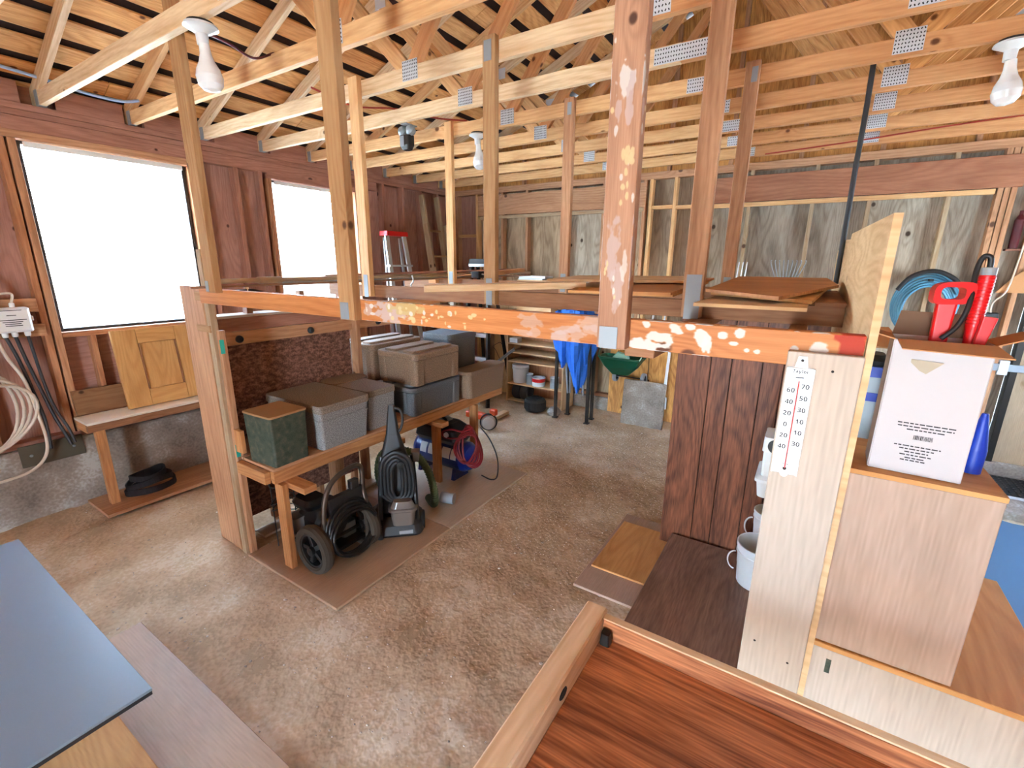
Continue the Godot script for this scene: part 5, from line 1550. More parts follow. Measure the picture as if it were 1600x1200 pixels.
	put(o, "handle", tube([Vector3(3.77, 0.0, -5.2), Vector3(3.77, 1.50, -5.34)], 0.016, 8), M.pine)
	put(o, "crossbar", tube([Vector3(3.71, 1.52, -5.34), Vector3(3.83, 1.52, -5.34)], 0.009, 8), M.galv)
	for i in 4:
		put(o, "tine", tube([Vector3(3.715 + i * 0.037, 1.52, -5.34), Vector3(3.73 + i * 0.037, 1.83, -5.36)], 0.0055, 6), M.galv_bright)
	o = thing("leaf_rake", "wire leaf rake with its fan head up behind the loft boards", "rake", Vector3(4.2, 0, -5.3))
	put(o, "handle", tube([Vector3(4.2, 0.0, -5.2), Vector3(4.2, 1.55, -5.34)], 0.014, 8), M.pine)
	for i in 9:
		var a := (i - 4) * 0.13
		put(o, "tine", tube(smooth([Vector3(4.2, 1.55, -5.34), Vector3(4.2 + 0.16 * a, 1.66, -5.34), Vector3(4.2 + 0.28 * a, 1.82, -5.34), Vector3(4.2 + 0.27 * a, 1.85, -5.30)], 3), 0.0045, 5), M.galv)
	# blue hose coil on the wall
	o = thing("hose_coil", "coil of blue hose hung on the right part of the back wall", "hose coil", Vector3(5.26, 1.3, -5.35))
	st = begin()
	for k in 6:
		var pts := []
		for i in 32:
			var a := TAU * i / 32.0
			pts.append(Vector3(5.27 + (0.22 - 0.013 * k) * cos(a), 1.48 + (0.27 - 0.012 * k) * sin(a) - 0.01 * k, -5.36 + 0.012 * k + 0.01 * sin(a * 3 + k)))
		tube_into(st, pts, 0.011, 7, true)
	put(o, "loops", st.commit(), M.blue_hose)
	put(o, "black_loop", tube(smooth([Vector3(5.06, 1.60, -5.28), Vector3(5.14, 1.72, -5.28), Vector3(5.28, 1.765, -5.28), Vector3(5.42, 1.70, -5.28), Vector3(5.50, 1.58, -5.28)]), 0.018, 8), M.black)
	bx(o, "hook", Vector3(5.255, 1.68, -5.40), Vector3(5.285, 1.70, -5.26), M.steel_dark)
	o = thing("cardboard_piece", "tan cardboard piece hung on the studs at the right edge", "cardboard", Vector3(5.85, 1.6, -5.38))
	put(o, "sheet", prism([Vector2(0, 0.0), Vector2(0.5, 0.0), Vector2(0.5, 0.30), Vector2(0.22, 0.28), Vector2(0.08, 0.12)], 0.008), M.cardboard, at(Vector3(5.70, 1.60, -5.38)))
	o = thing("power_adapter", "black plug-in adapter hanging on a white cord at the right edge", "adapter", Vector3(5.70, 1.35, -5.38))
	bx(o, "body", Vector3(5.66, 1.34, -5.39), Vector3(5.75, 1.44, -5.34), M.black, 0.008)
	bx(o, "rating_label", Vector3(5.69, 1.38, -5.3395), Vector3(5.71, 1.40, -5.339), M.white, 0.0001)
	put(o, "cord", tube(smooth([Vector3(5.70, 1.44, -5.36), Vector3(5.70, 1.52, -5.36), Vector3(5.76, 1.62, -5.36), Vector3(5.78, 1.85, -5.36), Vector3(5.80, 2.3, -5.36)]), 0.006, 6), M.cable_white)
	o = thing("red_cylinder", "dark red cylinder standing in the stud bay at the right edge", "cylinder", Vector3(5.745, 1.95, -5.44))
	bx(o, "lip", Vector3(5.70, 1.93, -5.47), Vector3(5.79, 1.945, -5.41), M.red)
	put(o, "cylinder", lathe([Vector2(0, 0), Vector2(0.028, 0.0), Vector2(0.03, 0.22), Vector2(0.012, 0.26), Vector2(0.012, 0.29), Vector2(0, 0.29)], 16), M.wine_cord, at(Vector3(5.745, 1.946, -5.44)))
	# threshold, mat and tarp at far right
	o = thing("door_step", "rough concrete step before the pale plywood door", "step", Vector3(6.3, 0, -4.9))
	bx(o, "block", Vector3(5.75, -0.02, -5.36), Vector3(6.9, 0.06, -4.55), M.concrete_light, 0.008)
	o = thing("rubber_mat", "dark perforated rubber mat on the concrete step", "mat", Vector3(6.3, 0.06, -5.0))
	bx(o, "mat", Vector3(5.82, 0.061, -5.30), Vector3(6.8, 0.075, -4.85), M.rubber, 0.003)
	st = begin()
	for i in 22:
		for j in 9:
			cbox_into(st, Vector3(0.018, 0.004, 0.018), 0.001, Vector2.ZERO, Transform3D(Basis(Vector3.UP, 0.78), Vector3(5.86 + i * 0.042, 0.077, -5.27 + j * 0.047)))
	stuff(put(o, "grip_bumps", st.commit(), M.steel_dark))
	bx(o, "edge_strip", Vector3(5.82, 0.061, -4.849), Vector3(6.8, 0.078, -4.83), M.galv_bright, 0.002)
	o = thing("blue_tarp", "pale blue tarp spread on the floor at the right edge", "tarp", Vector3(5.9, 0, -3.6))
	var TN := 16
	st = begin()
	var tn := nz(55, 2.0, 2)
	var tp := func(i: int, j: int) -> Vector3:
		var x := 5.15 + i * 1.7 / TN
		var z := -4.45 + j * 2.3 / TN
		return Vector3(x, 0.025 + 0.02 * tn.get_noise_2d(x * 2.0, z * 2.0), z)
	for i in TN:
		for j in TN:
			tri(st, tp.call(i, j), tp.call(i + 1, j), tp.call(i + 1, j + 1), Vector3.UP)
			tri(st, tp.call(i, j), tp.call(i + 1, j + 1), tp.call(i, j + 1), Vector3.UP)
	put(o, "sheet", st.commit(), M.blue_grey_floor)

# ---- right-hand stack, thermometer post
func right_items():
	var o: Node3D
	o = thing("side_panel", "tall light pine panel with a stepped top edge at the loft's right end", "panel", Vector3(4.57, 0, -2.5))
	var pr := prism([Vector2(1.252, -0.01), Vector2(1.252, 1.905), Vector2(2.83, 1.95), Vector2(2.85, 1.925), Vector2(3.6, 1.955), Vector2(3.64, 1.92), Vector2(4.2, 1.95), Vector2(4.24, 1.90), Vector2(4.6, 1.92), Vector2(4.6, -0.01)], 0.016)
	put(o, "sheet", pr, M.ply_light, Transform3D(Basis(Vector3.FORWARD, Vector3.UP, Vector3.RIGHT), Vector3(4.572, 0, 0)))
	o = thing("white_board_post", "broad white painted board upright carrying the thermometer", "post", Vector3(4.49, 0, -1.26))
	bx(o, "board", Vector3(4.42, -0.01, -1.239), Vector3(4.563, 1.612, -1.215), M.paint_white)
	for p in [[4.51, 1.575], [4.53, 0.80], [4.45, 0.83]]:
		put(o, "nail_hole", lathe([Vector2(0, 0.001), Vector2(0.003, 0.001), Vector2(0.003, 0)], 8), M.hole, Transform3D(Basis(Vector3.RIGHT, PI / 2), Vector3(p[0], p[1], -1.2155)))
	# thermometer
	o = thing("thermometer", "white tube thermometer with red column on the white post", "thermometer", Vector3(4.45, 1.31, -1.21), 0.0)
	F = Transform3D(Basis(), Vector3(0, 0, 0.040))
	var tb := bx(o, "scale_plate", Vector3(4.424, 1.318, -1.2545), Vector3(4.478, 1.578, -1.247), M.white_gloss, 0.003)
	put(o, "hanger_tab", prism([Vector2(-0.013, 0), Vector2(0.013, 0), Vector2(0.008, 0.026), Vector2(-0.008, 0.026)], 0.004), M.white_gloss, at(Vector3(4.451, 1.577, -1.2520)))
	put(o, "screw", lathe([Vector2(0, 0.003), Vector2(0.003, 0.002), Vector2(0.0035, 0)], 8), M.steel_dark, Transform3D(Basis(Vector3.RIGHT, PI / 2), Vector3(4.451, 1.594, -1.250)))
	put(o, "bottom_tab", lathe([Vector2(0, 0.002), Vector2(0.008, 0.002), Vector2(0.009, 0)], 14), M.white_gloss, Transform3D(Basis(Vector3.RIGHT, PI / 2), Vector3(4.451, 1.317, -1.2545)))
	for sx in [-1.0, 1.0]:
		bx(tb, "rolled_edge", Vector3(4.451 + sx * 0.0255 - 0.002, 1.319, -1.2470), Vector3(4.451 + sx * 0.0255 + 0.002, 1.577, -1.2445), M.white_gloss, 0.0008)
	put(o, "glass_tube", tube([Vector3(4.451, 1.335, -1.2455), Vector3(4.451, 1.545, -1.2455)], 0.0022, 8), M.white_gloss)
	put(o, "red_column", tube([Vector3(4.451, 1.335, -1.2435), Vector3(4.451, 1.548, -1.2435)], 0.0010, 8), M.ink_red)
	put(o, "bulb", lathe([Vector2(0, 0.004), Vector2(0.0035, 0.003), Vector2(0.0042, 0)], 12), M.steel_dark, Transform3D(Basis(Vector3.RIGHT, PI / 2), Vector3(4.451, 1.333, -1.2465)))
	var L := ["60", "40", "20", "0", "20", "40"]
	var Rr := ["70", "50", "30", "10", "10", "30"]
	for i in 6:
		var yl := 1.527 - i * 0.0275
		put(tb, "numeral", text_mesh(L[i], 0.015), M.ink, at(Vector3(4.4375, yl - 0.003, -1.2466)))
		put(tb, "numeral", text_mesh(Rr[i], 0.015), M.ink, at(Vector3(4.4645, yl + 0.0105 - 0.003, -1.2466)))
	put(tb, "lettering", text_mesh("Taylor", 0.0105), M.ink, at(Vector3(4.451, 1.569, -1.2466)))
	bx(tb, "print_bar", Vector3(4.443, 1.5535, -1.2468), Vector3(4.459, 1.556, -1.2464), M.ink, 0.0001)
	bx(tb, "print_bar", Vector3(4.445, 1.3435, -1.2468), Vector3(4.457, 1.345, -1.2464), M.ink, 0.0001)
	var st := begin()
	for i in 48:
		var y := 1.352 + i * 0.0041
		var w := 0.004 if i % 5 else 0.006
		for s in [-1.0, 1.0]:
			cbox_into(st, Vector3(w, 0.0005, 0.0003), 0.0001, Vector2.ZERO, at(Vector3(4.451 + s * (0.0035 + w / 2), y, -1.2468)))
	put(tb, "tick_marks", st.commit(), M.ink)
	F = Transform3D.IDENTITY
	# brown wood-grain panel
	o = thing("wood_grain_board", "dark brown wood-grain wall panel with grooves standing behind the loft", "panel", Vector3(4.2, 0, -2.83))
	var x := 3.82
	var ws := [0.19, 0.11, 0.155, 0.10, 0.18]
	for w in ws:
		bx(o, "panel_strip", Vector3(x, 0.0, -2.838), Vector3(minf(x + w - 0.004, 4.553), 1.56, -2.826), M.walnut, 0.002)
		x += w
	bx(o, "backing", Vector3(3.825, 0.0, -2.85), Vector3(4.55, 1.56, -2.839), M.hole)
	o = thing("brown_platform", "low platform topped with a smooth brown wood-grain board before the brown panel", "platform", Vector3(4.2, 0, -2.3))
	bx(o, "top_board", Vector3(3.90, 0.10, -2.80), Vector3(4.55, 0.118, -1.33), M.walnut_top, 0.003)
	bx(o, "bearer", Vector3(3.95, 0.028, -2.74), Vector3(4.5, 0.099, -2.66), M.fir_dark)
	bx(o, "bearer", Vector3(3.95, 0.0, -1.5), Vector3(4.5, 0.099, -1.42), M.fir_dark)
	var bucket := func(lb: String, p: Vector3, r: float, h: float, tilt: float):
		var t := thing("bucket", lb, "bucket", p, 0.0, "white buckets behind the post")
		var xf := Transform3D(Basis(Vector3.BACK, tilt), p)
		put(t, "body", lathe([Vector2(0, 0), Vector2(r * 0.86, 0), Vector2(r * 0.87, 0.008), Vector2(r * 0.93, h * 0.45), Vector2(r * 0.945, h * 0.46), Vector2(r * 0.96, h * 0.74), Vector2(r * 1.02, h * 0.75), Vector2(r * 1.02, h * 0.80), Vector2(r * 0.98, h * 0.81), Vector2(r * 0.99, h * 0.9), Vector2(r * 1.03, h * 0.91), Vector2(r * 1.03, h), Vector2(r * 0.97, h), Vector2(r * 0.84, 0.012), Vector2(0, 0.012)], 30), M.white, xf)
		var hp := []
		for i in 13:
			var a := PI * i / 12.0
			hp.append(xf * Vector3(-r * 1.0 - 0.035 * sin(a), h * 0.80 - 0.12 * (1 - cos(a)) / 2.0 * 1.0, 0.05 + r * 0.3 * cos(a) * 0.3))
		put(t, "handle", tube(hp, 0.004, 6), M.white)
	bucket.call("white plastic bucket standing on the brown platform behind the thermometer post", Vector3(4.41, 0.119, -2.56), 0.115, 0.235, 0.0)
	o = thing("wooden_block", "short wooden block under the rear white bucket", "block", Vector3(4.41, 0.119, -2.73))
	bx(o, "block", Vector3(4.37, 0.119, -2.80), Vector3(4.50, 0.30, -2.70), M.fir_dark)
	bucket.call("white plastic bucket set higher behind the other bucket", Vector3(4.425, 0.301, -2.735), 0.082, 0.17, 0.0)
	o = thing("small_shelf", "small ledge behind the thermometer post holding white containers", "ledge", Vector3(4.5, 0.790, -2.2))
	bx(o, "board", Vector3(4.40, 0.790, -2.45), Vector3(4.5645, 0.808, -2.05), M.paint_white)
	bx(o, "bracket", Vector3(4.53, 0.670, -2.3), Vector3(4.5645, 0.789, -2.2), M.fir)
	o = thing("plastic_tub", "white rectangular food tub with a lid on the small ledge", "tub", Vector3(4.44, 0.810, -2.25))
	put(o, "body", loft([[0.075, 0.10, 0.02, 0.0], [0.085, 0.11, 0.02, 0.075]]), M.white, at(Vector3(4.44, 0.810, -2.25)))
	put(o, "lid", loft([[0.092, 0.118, 0.02, 0.0755], [0.092, 0.118, 0.02, 0.088], [0.08, 0.10, 0.02, 0.10]]), M.white, at(Vector3(4.44, 0.810, -2.25)))
	o = thing("plastic_jug", "white upright container with a dark round opening on the food tub", "container", Vector3(4.455, 0.910, -2.22))
	put(o, "body", loft([[0.06, 0.07, 0.015, 0.0], [0.062, 0.072, 0.015, 0.11], [0.068, 0.078, 0.015, 0.115], [0.066, 0.076, 0.015, 0.18]]), M.white_gloss, at(Vector3(4.428, 0.911, -2.22)))
	put(o, "opening", lathe([Vector2(0, 0.004), Vector2(0.030, 0.004), Vector2(0.032, 0)], 22), M.black, Transform3D(Basis(Vector3.RIGHT, PI / 2), Vector3(4.410, 1.055, -2.1435)))
	# lower cabinet, pink box, carton
	o = thing("white_cabinet", "low whitewashed plywood cabinet with a brown top at the right", "cabinet", Vector3(4.83, 0, -1.66))
	bx(o, "front", Vector3(4.585, -0.01, -1.375), Vector3(5.10, 0.775, -1.36), M.paint_white)
	bx(o, "side", Vector3(4.585, -0.01, -1.98), Vector3(4.60, 0.775, -1.376), M.paint_white)
	bx(o, "side", Vector3(5.085, -0.01, -1.98), Vector3(5.10, 0.775, -1.376), M.paint_white)
	bx(o, "back", Vector3(4.601, -0.01, -1.98), Vector3(5.084, 0.775, -1.965), M.paint_white)
	bx(o, "top", Vector3(4.585, 0.776, -1.985), Vector3(5.10, 0.792, -1.355), M.ply_warm)
	bx(o, "paint_mark", Vector3(4.625, 0.70, -1.3598), Vector3(4.637, 0.745, -1.3592), M.tin_green, 0.0001)
	o = thing("plywood_crate", "tall pinkish whitewashed plywood crate standing on the low cabinet", "crate", Vector3(4.73, 0.792, -1.5))
	bx(o, "front", Vector3(4.586, 0.793, -1.378), Vector3(4.875, 1.298, -1.362), M.paint_pink)
	bx(o, "side", Vector3(4.586, 0.793, -1.74), Vector3(4.60, 1.298, -1.379), M.paint_pink)
	bx(o, "side", Vector3(4.862, 0.793, -1.56), Vector3(4.875, 1.298, -1.379), M.paint_pink)
	flat_board(o, "top", [Vector2(4.586, -1.36), Vector2(4.876, -1.36), Vector2(4.874, -1.56), Vector2(4.75, -1.76), Vector2(4.586, -1.76)], 1.304, 0.012, M.ply_warm)
	o = thing("carton", "tall white carton with open brown flaps standing on the pink crate", "carton", Vector3(4.716, 1.31, -1.45), -0.04, "", true)
	var W := 0.086
	var D := 0.055
	var Hc := 0.325
	var ct := Transform3D(Basis(Vector3(1, 0, 0), Vector3(0.03, 1, 0), Vector3(0, 0, 1)), Vector3.ZERO)
	for s in [1.0, -1.0]:
		bx(o, "wall", Vector3(-W, 0.001, s * D - 0.002), Vector3(W, Hc - (0.0 if s > 0 else -0.0), s * D + 0.002), M.carton, 0.0008)
		bx(o, "wall", Vector3(s * W - 0.002, 0.001, -D + 0.0025), Vector3(s * W + 0.002, Hc, D - 0.0025), M.carton, 0.0008)
	bx(o, "bottom", Vector3(-W + 0.003, 0.001, -D + 0.003), Vector3(W - 0.003, 0.006, D - 0.003), M.cardboard)
	put(o, "front_flap", prism([Vector2(-W + 0.004, 0), Vector2(W, 0), Vector2(W + 0.02, 0.058), Vector2(-W + 0.012, 0.05)], 0.003), M.cardboard, Transform3D(Basis(Vector3.RIGHT, PI * 0.60), Vector3(0, Hc, D)))
	put(o, "back_flap", prism([Vector2(-W, 0), Vector2(W, 0), Vector2(W + 0.01, 0.055), Vector2(-W + 0.01, 0.06)], 0.003), M.cardboard_dark, Transform3D(Basis(Vector3.RIGHT, -0.25), Vector3(0, Hc, -D)))
	put(o, "side_flap", prism([Vector2(-D, 0), Vector2(D, 0), Vector2(D - 0.01, 0.07), Vector2(-D, 0.06)], 0.003), M.cardboard, Transform3D(Basis(Vector3.UP, PI / 2) * Basis(Vector3.RIGHT, 1.15), Vector3(W, Hc, 0)))
	put(o, "side_flap", prism([Vector2(-D, 0), Vector2(D, 0), Vector2(D, 0.035), Vector2(-D, 0.04)], 0.003), M.cardboard, Transform3D(Basis(Vector3.UP, -PI / 2) * Basis(Vector3.RIGHT, 1.3), Vector3(-W, Hc, 0)))
	put(o, "torn_tape", prism([Vector2(-0.03, 0.0), Vector2(0.028, -0.004), Vector2(0.0, -0.032), Vector2(-0.012, -0.026), Vector2(-0.03, -0.008)], 0.0012), M.tape, Transform3D(Basis(Vector3.RIGHT, -0.25), Vector3(-0.02, 0.282, D + 0.005)))
	# rows of tiny print, too small to read: bars of word length
	var r3 := RandomNumberGenerator.new()
	r3.seed = 8
	for q in [[0.128, 0.052, 0.004], [0.1205, 0.050, 0.003], [0.113, 0.033, 0.004], [0.072, 0.042, -0.004], [0.0645, 0.031, -0.004], [0.057, 0.021, -0.003], [0.0495, 0.028, -0.004], [0.042, 0.018, -0.003], [0.036, 0.023, -0.006]]:
		st = begin()
		var wx: float = -q[1]
		while wx < q[1]:
			var wl := minf(r3.randf_range(0.005, 0.013), q[1] - wx + 0.002)
			cbox_into(st, Vector3(wl, 0.0028, 0.0003), 0.0001, Vector2.ZERO, at(Vector3(q[2] + wx + wl / 2, q[0], D + 0.0023)))
			wx += wl + 0.0022
		put(o, "print_line", st.commit(), M.ink)
	st = begin()
	var r2 := RandomNumberGenerator.new()
	r2.seed = 3
	var bxx := -0.013
	while bxx < 0.022:
		var w := r2.randf_range(0.0006, 0.0018)
		cbox_into(st, Vector3(w, 0.011, 0.0003), 0.0001, Vector2.ZERO, at(Vector3(bxx, 0.095, D + 0.0023)))
		bxx += w + r2.randf_range(0.0006, 0.0012)
	put(o, "barcode", st.commit(), M.ink)
	F = Transform3D.IDENTITY
	# red hand pump in the carton
	o = thing("hand_pump", "red plastic pump with open grip handle sticking out of the carton", "pump", Vector3(4.70, 1.33, -1.45))
	put(o, "shaft", loft([[0.017, 0.012, 0.006, 0.0], [0.015, 0.011, 0.006, 0.28], [0.019, 0.013, 0.006, 0.40]]), M.red_plastic, at(Vector3(4.712, 1.32, -1.455)))
	st = begin()
	var outer := []
	var inner := []
	for i in 24:
		var a := TAU * i / 24.0
		var sx2 := signf(cos(a)) * pow(absf(cos(a)), 0.5)
		var sy2 := signf(sin(a)) * pow(absf(sin(a)), 0.6)
		outer.append(Vector2(0.037 * sx2, 0.025 * sy2 + 0.004 * cos(a)))
		inner.append(Vector2(0.022 * sx2 - 0.004, 0.014 * sy2))
	for i in 24:
		var j := (i + 1) % 24
		var o1: Vector2 = outer[i]
		var o2: Vector2 = outer[j]
		var i1: Vector2 = inner[i]
		var i2: Vector2 = inner[j]
		for s in [-0.016, 0.016]:
			tri(st, Vector3(o1.x, o1.y, s), Vector3(o2.x, o2.y, s), Vector3(i2.x, i2.y, s * 1.2), Vector3(0, 0, s))
			tri(st, Vector3(o1.x, o1.y, s), Vector3(i2.x, i2.y, s * 1.2), Vector3(i1.x, i1.y, s * 1.2), Vector3(0, 0, s))
		var no := Vector3(o1.x + o2.x, o1.y + o2.y, 0).normalized()
		tri(st, Vector3(o1.x, o1.y, -0.016), Vector3(o2.x, o2.y, -0.016), Vector3(o2.x, o2.y, 0.016), no)
		tri(st, Vector3(o1.x, o1.y, -0.016), Vector3(o2.x, o2.y, 0.016), Vector3(o1.x, o1.y, 0.016), no)
		tri(st, Vector3(i1.x, i1.y, -0.019), Vector3(i2.x, i2.y, -0.019), Vector3(i2.x, i2.y, 0.019), -no)
		tri(st, Vector3(i1.x, i1.y, -0.019), Vector3(i2.x, i2.y, 0.019), Vector3(i1.x, i1.y, 0.019), -no)
	put(o, "grip_handle", st.commit(), M.red_plastic, at(Vector3(4.718, 1.742, -1.455), 0.15))
	put(o, "hose", tube(smooth([Vector3(4.712, 1.64, -1.425), Vector3(4.735, 1.67, -1.43), Vector3(4.748, 1.72, -1.44), Vector3(4.750, 1.79, -1.46), Vector3(4.757, 1.822, -1.465), Vector3(4.769, 1.82, -1.465), Vector3(4.772, 1.795, -1.465)]), 0.0055, 8), M.black)
	var rp := [Vector2(0, 0.0), Vector2(0.010, 0.0), Vector2(0.012, 0.04), Vector2(0.0135, 0.05)]
	for i in 15:
		var y := 0.055 + i * 0.0075
		var rad := 0.0145 + 0.001 * i / 15.0
		rp.append(Vector2(rad, y))
		rp.append(Vector2(rad, y + 0.005))
		rp.append(Vector2(rad - 0.0018, y + 0.0056))
		rp.append(Vector2(rad - 0.0018, y + 0.007))
	rp.append(Vector2(0.0145, 0.169))
	rp.append(Vector2(0, 0.17))
	put(o, "ribbed_grip", lathe(rp, 20), M.red_plastic, Transform3D(Basis(Vector3.BACK, -0.02), Vector3(4.768, 1.614, -1.465)))
	put(o, "grip_collar", lathe([Vector2(0, 0.0), Vector2(0.0145, 0.0), Vector2(0.0145, 0.016), Vector2(0, 0.018)], 18), M.grey_plastic, at(Vector3(4.771, 1.783, -1.465)))
	put(o, "trigger", loft([[0.010, 0.008, 0.003, 0.0], [0.013, 0.009, 0.003, 0.065]]), M.red_plastic, Transform3D(Basis(Vector3.BACK, -0.12), Vector3(4.780, 1.628, -1.443)))
	put(o, "pipe", tube([Vector3(4.762, 1.40, -1.465), Vector3(4.766, 1.62, -1.465)], 0.010, 10), M.grey_plastic)
	# tub with blue bands behind
	o = thing("lidded_bin", "grey-blue plastic bin with bright blue bands behind the white carton", "bin", Vector3(4.625, 1.31, -1.66))
	put(o, "body", loft([[0.026, 0.05, 0.01, 0.0], [0.034, 0.06, 0.012, 0.185]]), M.tub_grey, at(Vector3(4.623, 1.311, -1.68)))
	put(o, "band", loft([[0.0325, 0.0585, 0.012, 0.115], [0.0335, 0.0595, 0.012, 0.14]]), M.blue_lid, at(Vector3(4.623, 1.311, -1.68)))
	put(o, "lid", loft([[0.037, 0.063, 0.012, 0.186], [0.037, 0.063, 0.012, 0.215]]), M.blue_lid, at(Vector3(4.623, 1.311, -1.68)))
	o = thing("black_pouch", "small black pouch on the blue-banded bin", "pouch", Vector3(4.62, 1.53, -1.68))
	put(o, "pouch", loft([[0.03, 0.05, 0.02, 0.0], [0.034, 0.055, 0.02, 0.015], [0.025, 0.04, 0.02, 0.03]]), M.black, at(Vector3(4.623, 1.527, -1.68)))
	o = thing("cardboard_scrap", "torn cardboard scrap on top of the bin beside the carton", "cardboard", Vector3(4.63, 1.56, -1.68))
	put(o, "scrap", prism([Vector2(-0.045, -0.02), Vector2(0.03, -0.03), Vector2(0.05, 0.01), Vector2(0.04, 0.06), Vector2(-0.02, 0.065), Vector2(-0.05, 0.03)], 0.006), M.cardboard, Transform3D(Basis.from_euler(Vector3(-1.0, 0.2, 0.1)), Vector3(4.628, 1.59, -1.69)))
	o = thing("blue_bottle", "bright blue plastic bottle half hidden right of the carton", "bottle", Vector3(4.84, 1.31, -1.5))
	put(o, "body", lathe([Vector2(0, 0), Vector2(0.020, 0.0), Vector2(0.021, 0.06), Vector2(0.010, 0.13), Vector2(0.006, 0.15), Vector2(0, 0.15)], 18), M.blue_lid, at(Vector3(4.838, 1.311, -1.50)))

# ---- foreground table and tray
func foreground():
	var o := thing("blue_table", "slate blue tabletop with a black edge in the near left corner", "table", Vector3(2.53, 0, 0.2))
	bx(o, "top", Vector3(1.92, 0.712, -0.31), Vector3(3.145, 0.72, 0.75), M.blue_table, 0.001)
	bx(o, "edge_band", Vector3(1.921, 0.70, -0.309), Vector3(3.144, 0.7115, 0.749), M.black, 0.001)
	for p in [[2.05, 0.15], [2.85, 0.15], [2.05, 0.65], [2.85, 0.65]]:
		bx(o, "leg", Vector3(p[0] - 0.025, 0.036, p[1] - 0.025), Vector3(p[0] + 0.025, 0.699, p[1] + 0.025), M.pine)
	o = thing("white_table", "white-topped table just showing past the blue tabletop at the left edge", "table", Vector3(1.6, 0, 0.1))
	bx(o, "top", Vector3(1.2, 0.70, -0.235), Vector3(1.90, 0.73, 0.6), M.white, 0.003)
	for p in [[1.27, -0.15], [1.83, -0.15], [1.27, 0.5], [1.83, 0.5]]:
		bx(o, "leg", Vector3(p[0] - 0.02, 0.0, p[1] - 0.02), Vector3(p[0] + 0.02, 0.699, p[1] + 0.02), M.pine)
	# tray
	o = thing("wooden_tray", "shallow wooden tray with pine rim and streaky red-brown bottom nearest the camera", "tray", Vector3(4.5, 0.9, -0.6))
	bx(o, "rim", Vector3(4.09, 0.925, -0.92), Vector3(4.142, 1.0, -0.15), M.pine, 0.004)
	bx(o, "back_board", Vector3(4.143, 0.925, -0.905), Vector3(5.2, 0.990, -0.888), M.rosewood, 0.002)
	bx(o, "back_lip", Vector3(4.143, 0.9905, -0.906), Vector3(5.2, 0.995, -0.887), M.pine, 0.001)
	bx(o, "bottom", Vector3(4.143, 0.925, -0.887), Vector3(5.2, 0.943, -0.15), M.rosewood, 0.001, -1)
	put(o, "screw_hole", lathe([Vector2(0, 0.002), Vector2(0.010, 0.002), Vector2(0.011, 0)], 12), M.hole, Transform3D(Basis(Vector3.BACK, -PI / 2).scaled_local(Vector3(1, 1, 1.5)), Vector3(4.1425, 0.968, -0.68)))
	put(o, "corner_bracket", loft([[0.012, 0.012, 0.005, 0.0], [0.010, 0.010, 0.005, 0.03]]), M.steel_dark, at(Vector3(4.158, 0.944, -0.872)))
	o = thing("tray_stand", "plain wooden stand carrying the tray, mostly out of view", "stand", Vector3(4.6, 0, -0.5))
	for p in [[4.2, -0.82], [5.1, -0.82], [4.2, -0.2], [5.1, -0.2]]:
		bx(o, "leg", Vector3(p[0] - 0.03, 0.0, p[1] - 0.03), Vector3(p[0] + 0.03, 0.923, p[1] + 0.03), M.fir)

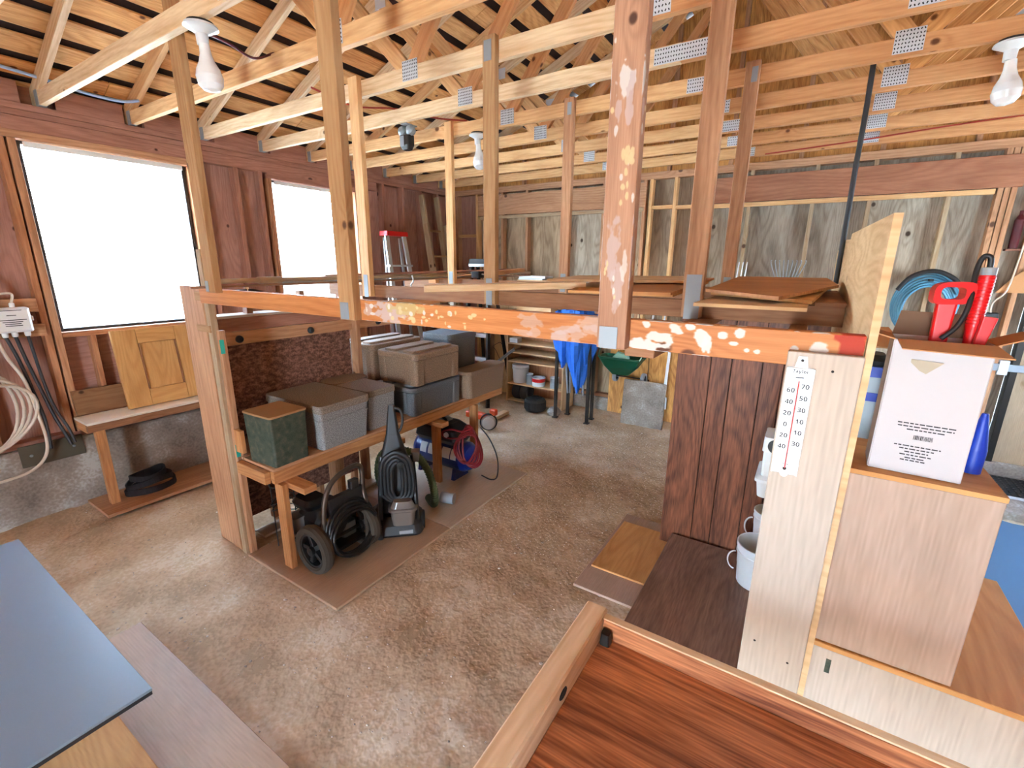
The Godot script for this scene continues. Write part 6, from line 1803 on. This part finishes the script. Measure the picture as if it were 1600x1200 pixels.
# ---- bulbs, spot lamp, cords
func cords_and_bulbs():
	var o: Node3D
	for q in [["bare white light bulb in a socket under the trusses near the left window", Vector3(2.12, 2.77, -1.19)], ["bare white light bulb in a white holder at the upper right", Vector3(5.03, 2.77, -3.154)], ["bare white light bulb hanging behind the middle loft post", Vector3(2.10, 2.77, -3.154)]]:
		o = thing("light_bulb", q[0], "light bulb", q[1], 0.0, "bare bulbs under the trusses")
		var p: Vector3 = q[1]
		put(o, "mounting_box", lathe([Vector2(0, -0.001), Vector2(0.05, -0.001), Vector2(0.05, -0.012), Vector2(0, -0.012)], 20), M.steel_dark, at(p))
		put(o, "socket", lathe([Vector2(0, -0.012), Vector2(0.062, -0.013), Vector2(0.066, -0.022), Vector2(0.05, -0.03), Vector2(0.024, -0.045), Vector2(0.022, -0.085), Vector2(0, -0.085)], 22), M.white_gloss, at(p))
		put(o, "glass_bulb", lathe([Vector2(0.020, -0.085), Vector2(0.022, -0.12), Vector2(0.030, -0.15), Vector2(0.045, -0.18), Vector2(0.052, -0.21), Vector2(0.047, -0.24), Vector2(0.03, -0.26), Vector2(0, -0.268)], 22), M.bulb_glass, Transform3D(Basis(Vector3.BACK, 0.08), p))
	o = thing("twin_spot_lamp", "small grey twin spot lamp fixed under a truss above the boxes", "spot lamp", Vector3(1.80, 2.77, -2.72))
	var p0 := Vector3(1.80, 2.765, -2.70)
	bx(o, "base", p0 + Vector3(-0.03, -0.006, -0.08), p0 + Vector3(0.03, 0.003, 0.03), M.grey_plastic)
	for s in [-1.0, 1.0]:
		put(o, "lamp_head", lathe([Vector2(0, -0.035), Vector2(0.024, -0.03), Vector2(0.036, -0.01), Vector2(0.036, 0.012), Vector2(0.02, 0.03), Vector2(0, 0.034)], 18), M.galv, Transform3D(Basis(Vector3.RIGHT, 1.2), p0 + Vector3(s * 0.038, -0.042, 0.0)))
	put(o, "sensor_body", loft([[0.03, 0.025, 0.012, -0.17], [0.045, 0.035, 0.015, -0.14], [0.045, 0.035, 0.015, -0.075]]), M.steel_dark, at(p0))
	bx(o, "sensor_front", p0 + Vector3(-0.035, -0.15, 0.0355), p0 + Vector3(0.005, -0.08, 0.04), M.grey_plastic)
	var cords := [
		["pale blue cable sagging along the top of the left wall", "cable_blue", 0.010, [Vector3(0.02, 2.98, -0.55), Vector3(0.06, 2.955, -0.85), Vector3(0.10, 2.925, -1.13), Vector3(0.14, 2.885, -1.40), Vector3(0.17, 2.88, -1.58), Vector3(0.19, 2.905, -1.675)]],
		["dark red cord running from the near bulb across the trusses", "wine_cord", 0.006, [Vector3(1.75, 2.885, -1.28), Vector3(1.9, 2.82, -1.40), Vector3(1.88, 2.80, -1.55), Vector3(1.86, 2.865, -1.675), Vector3(1.84, 2.868, -1.70)]],
		["reddish cord strung under the roof between the middle trusses", "red_cord", 0.006, [Vector3(1.50, 2.90, -2.15), Vector3(1.60, 2.84, -2.4), Vector3(1.75, 2.86, -2.65), Vector3(1.9, 2.84, -2.9), Vector3(2.0, 2.865, -3.15)]],
		["orange-red cord strung along the last truss at the right", "red_cord", 0.006, [Vector3(3.9, 2.775, -5.08), Vector3(4.5, 2.80, -5.08), Vector3(5.2, 2.84, -5.06), Vector3(5.9, 2.86, -5.04), Vector3(6.6, 2.87, -5.03)]],
		["long black flexible pipe hanging from a truss down to the side panel", "cable_black", 0.013, [Vector3(4.54, 2.86, -3.30), Vector3(4.545, 2.6, -3.31), Vector3(4.545, 2.3, -3.32), Vector3(4.548, 2.05, -3.33), Vector3(4.55, 1.70, -3.34)]],
	]
	for q in cords:
		o = thing("cord", q[0], "cord", q[3][0], 0.0, "cords strung under the roof")
		put(o, "sheath", tube(smooth(q[3], 8), q[2], 8), M[q[1]])
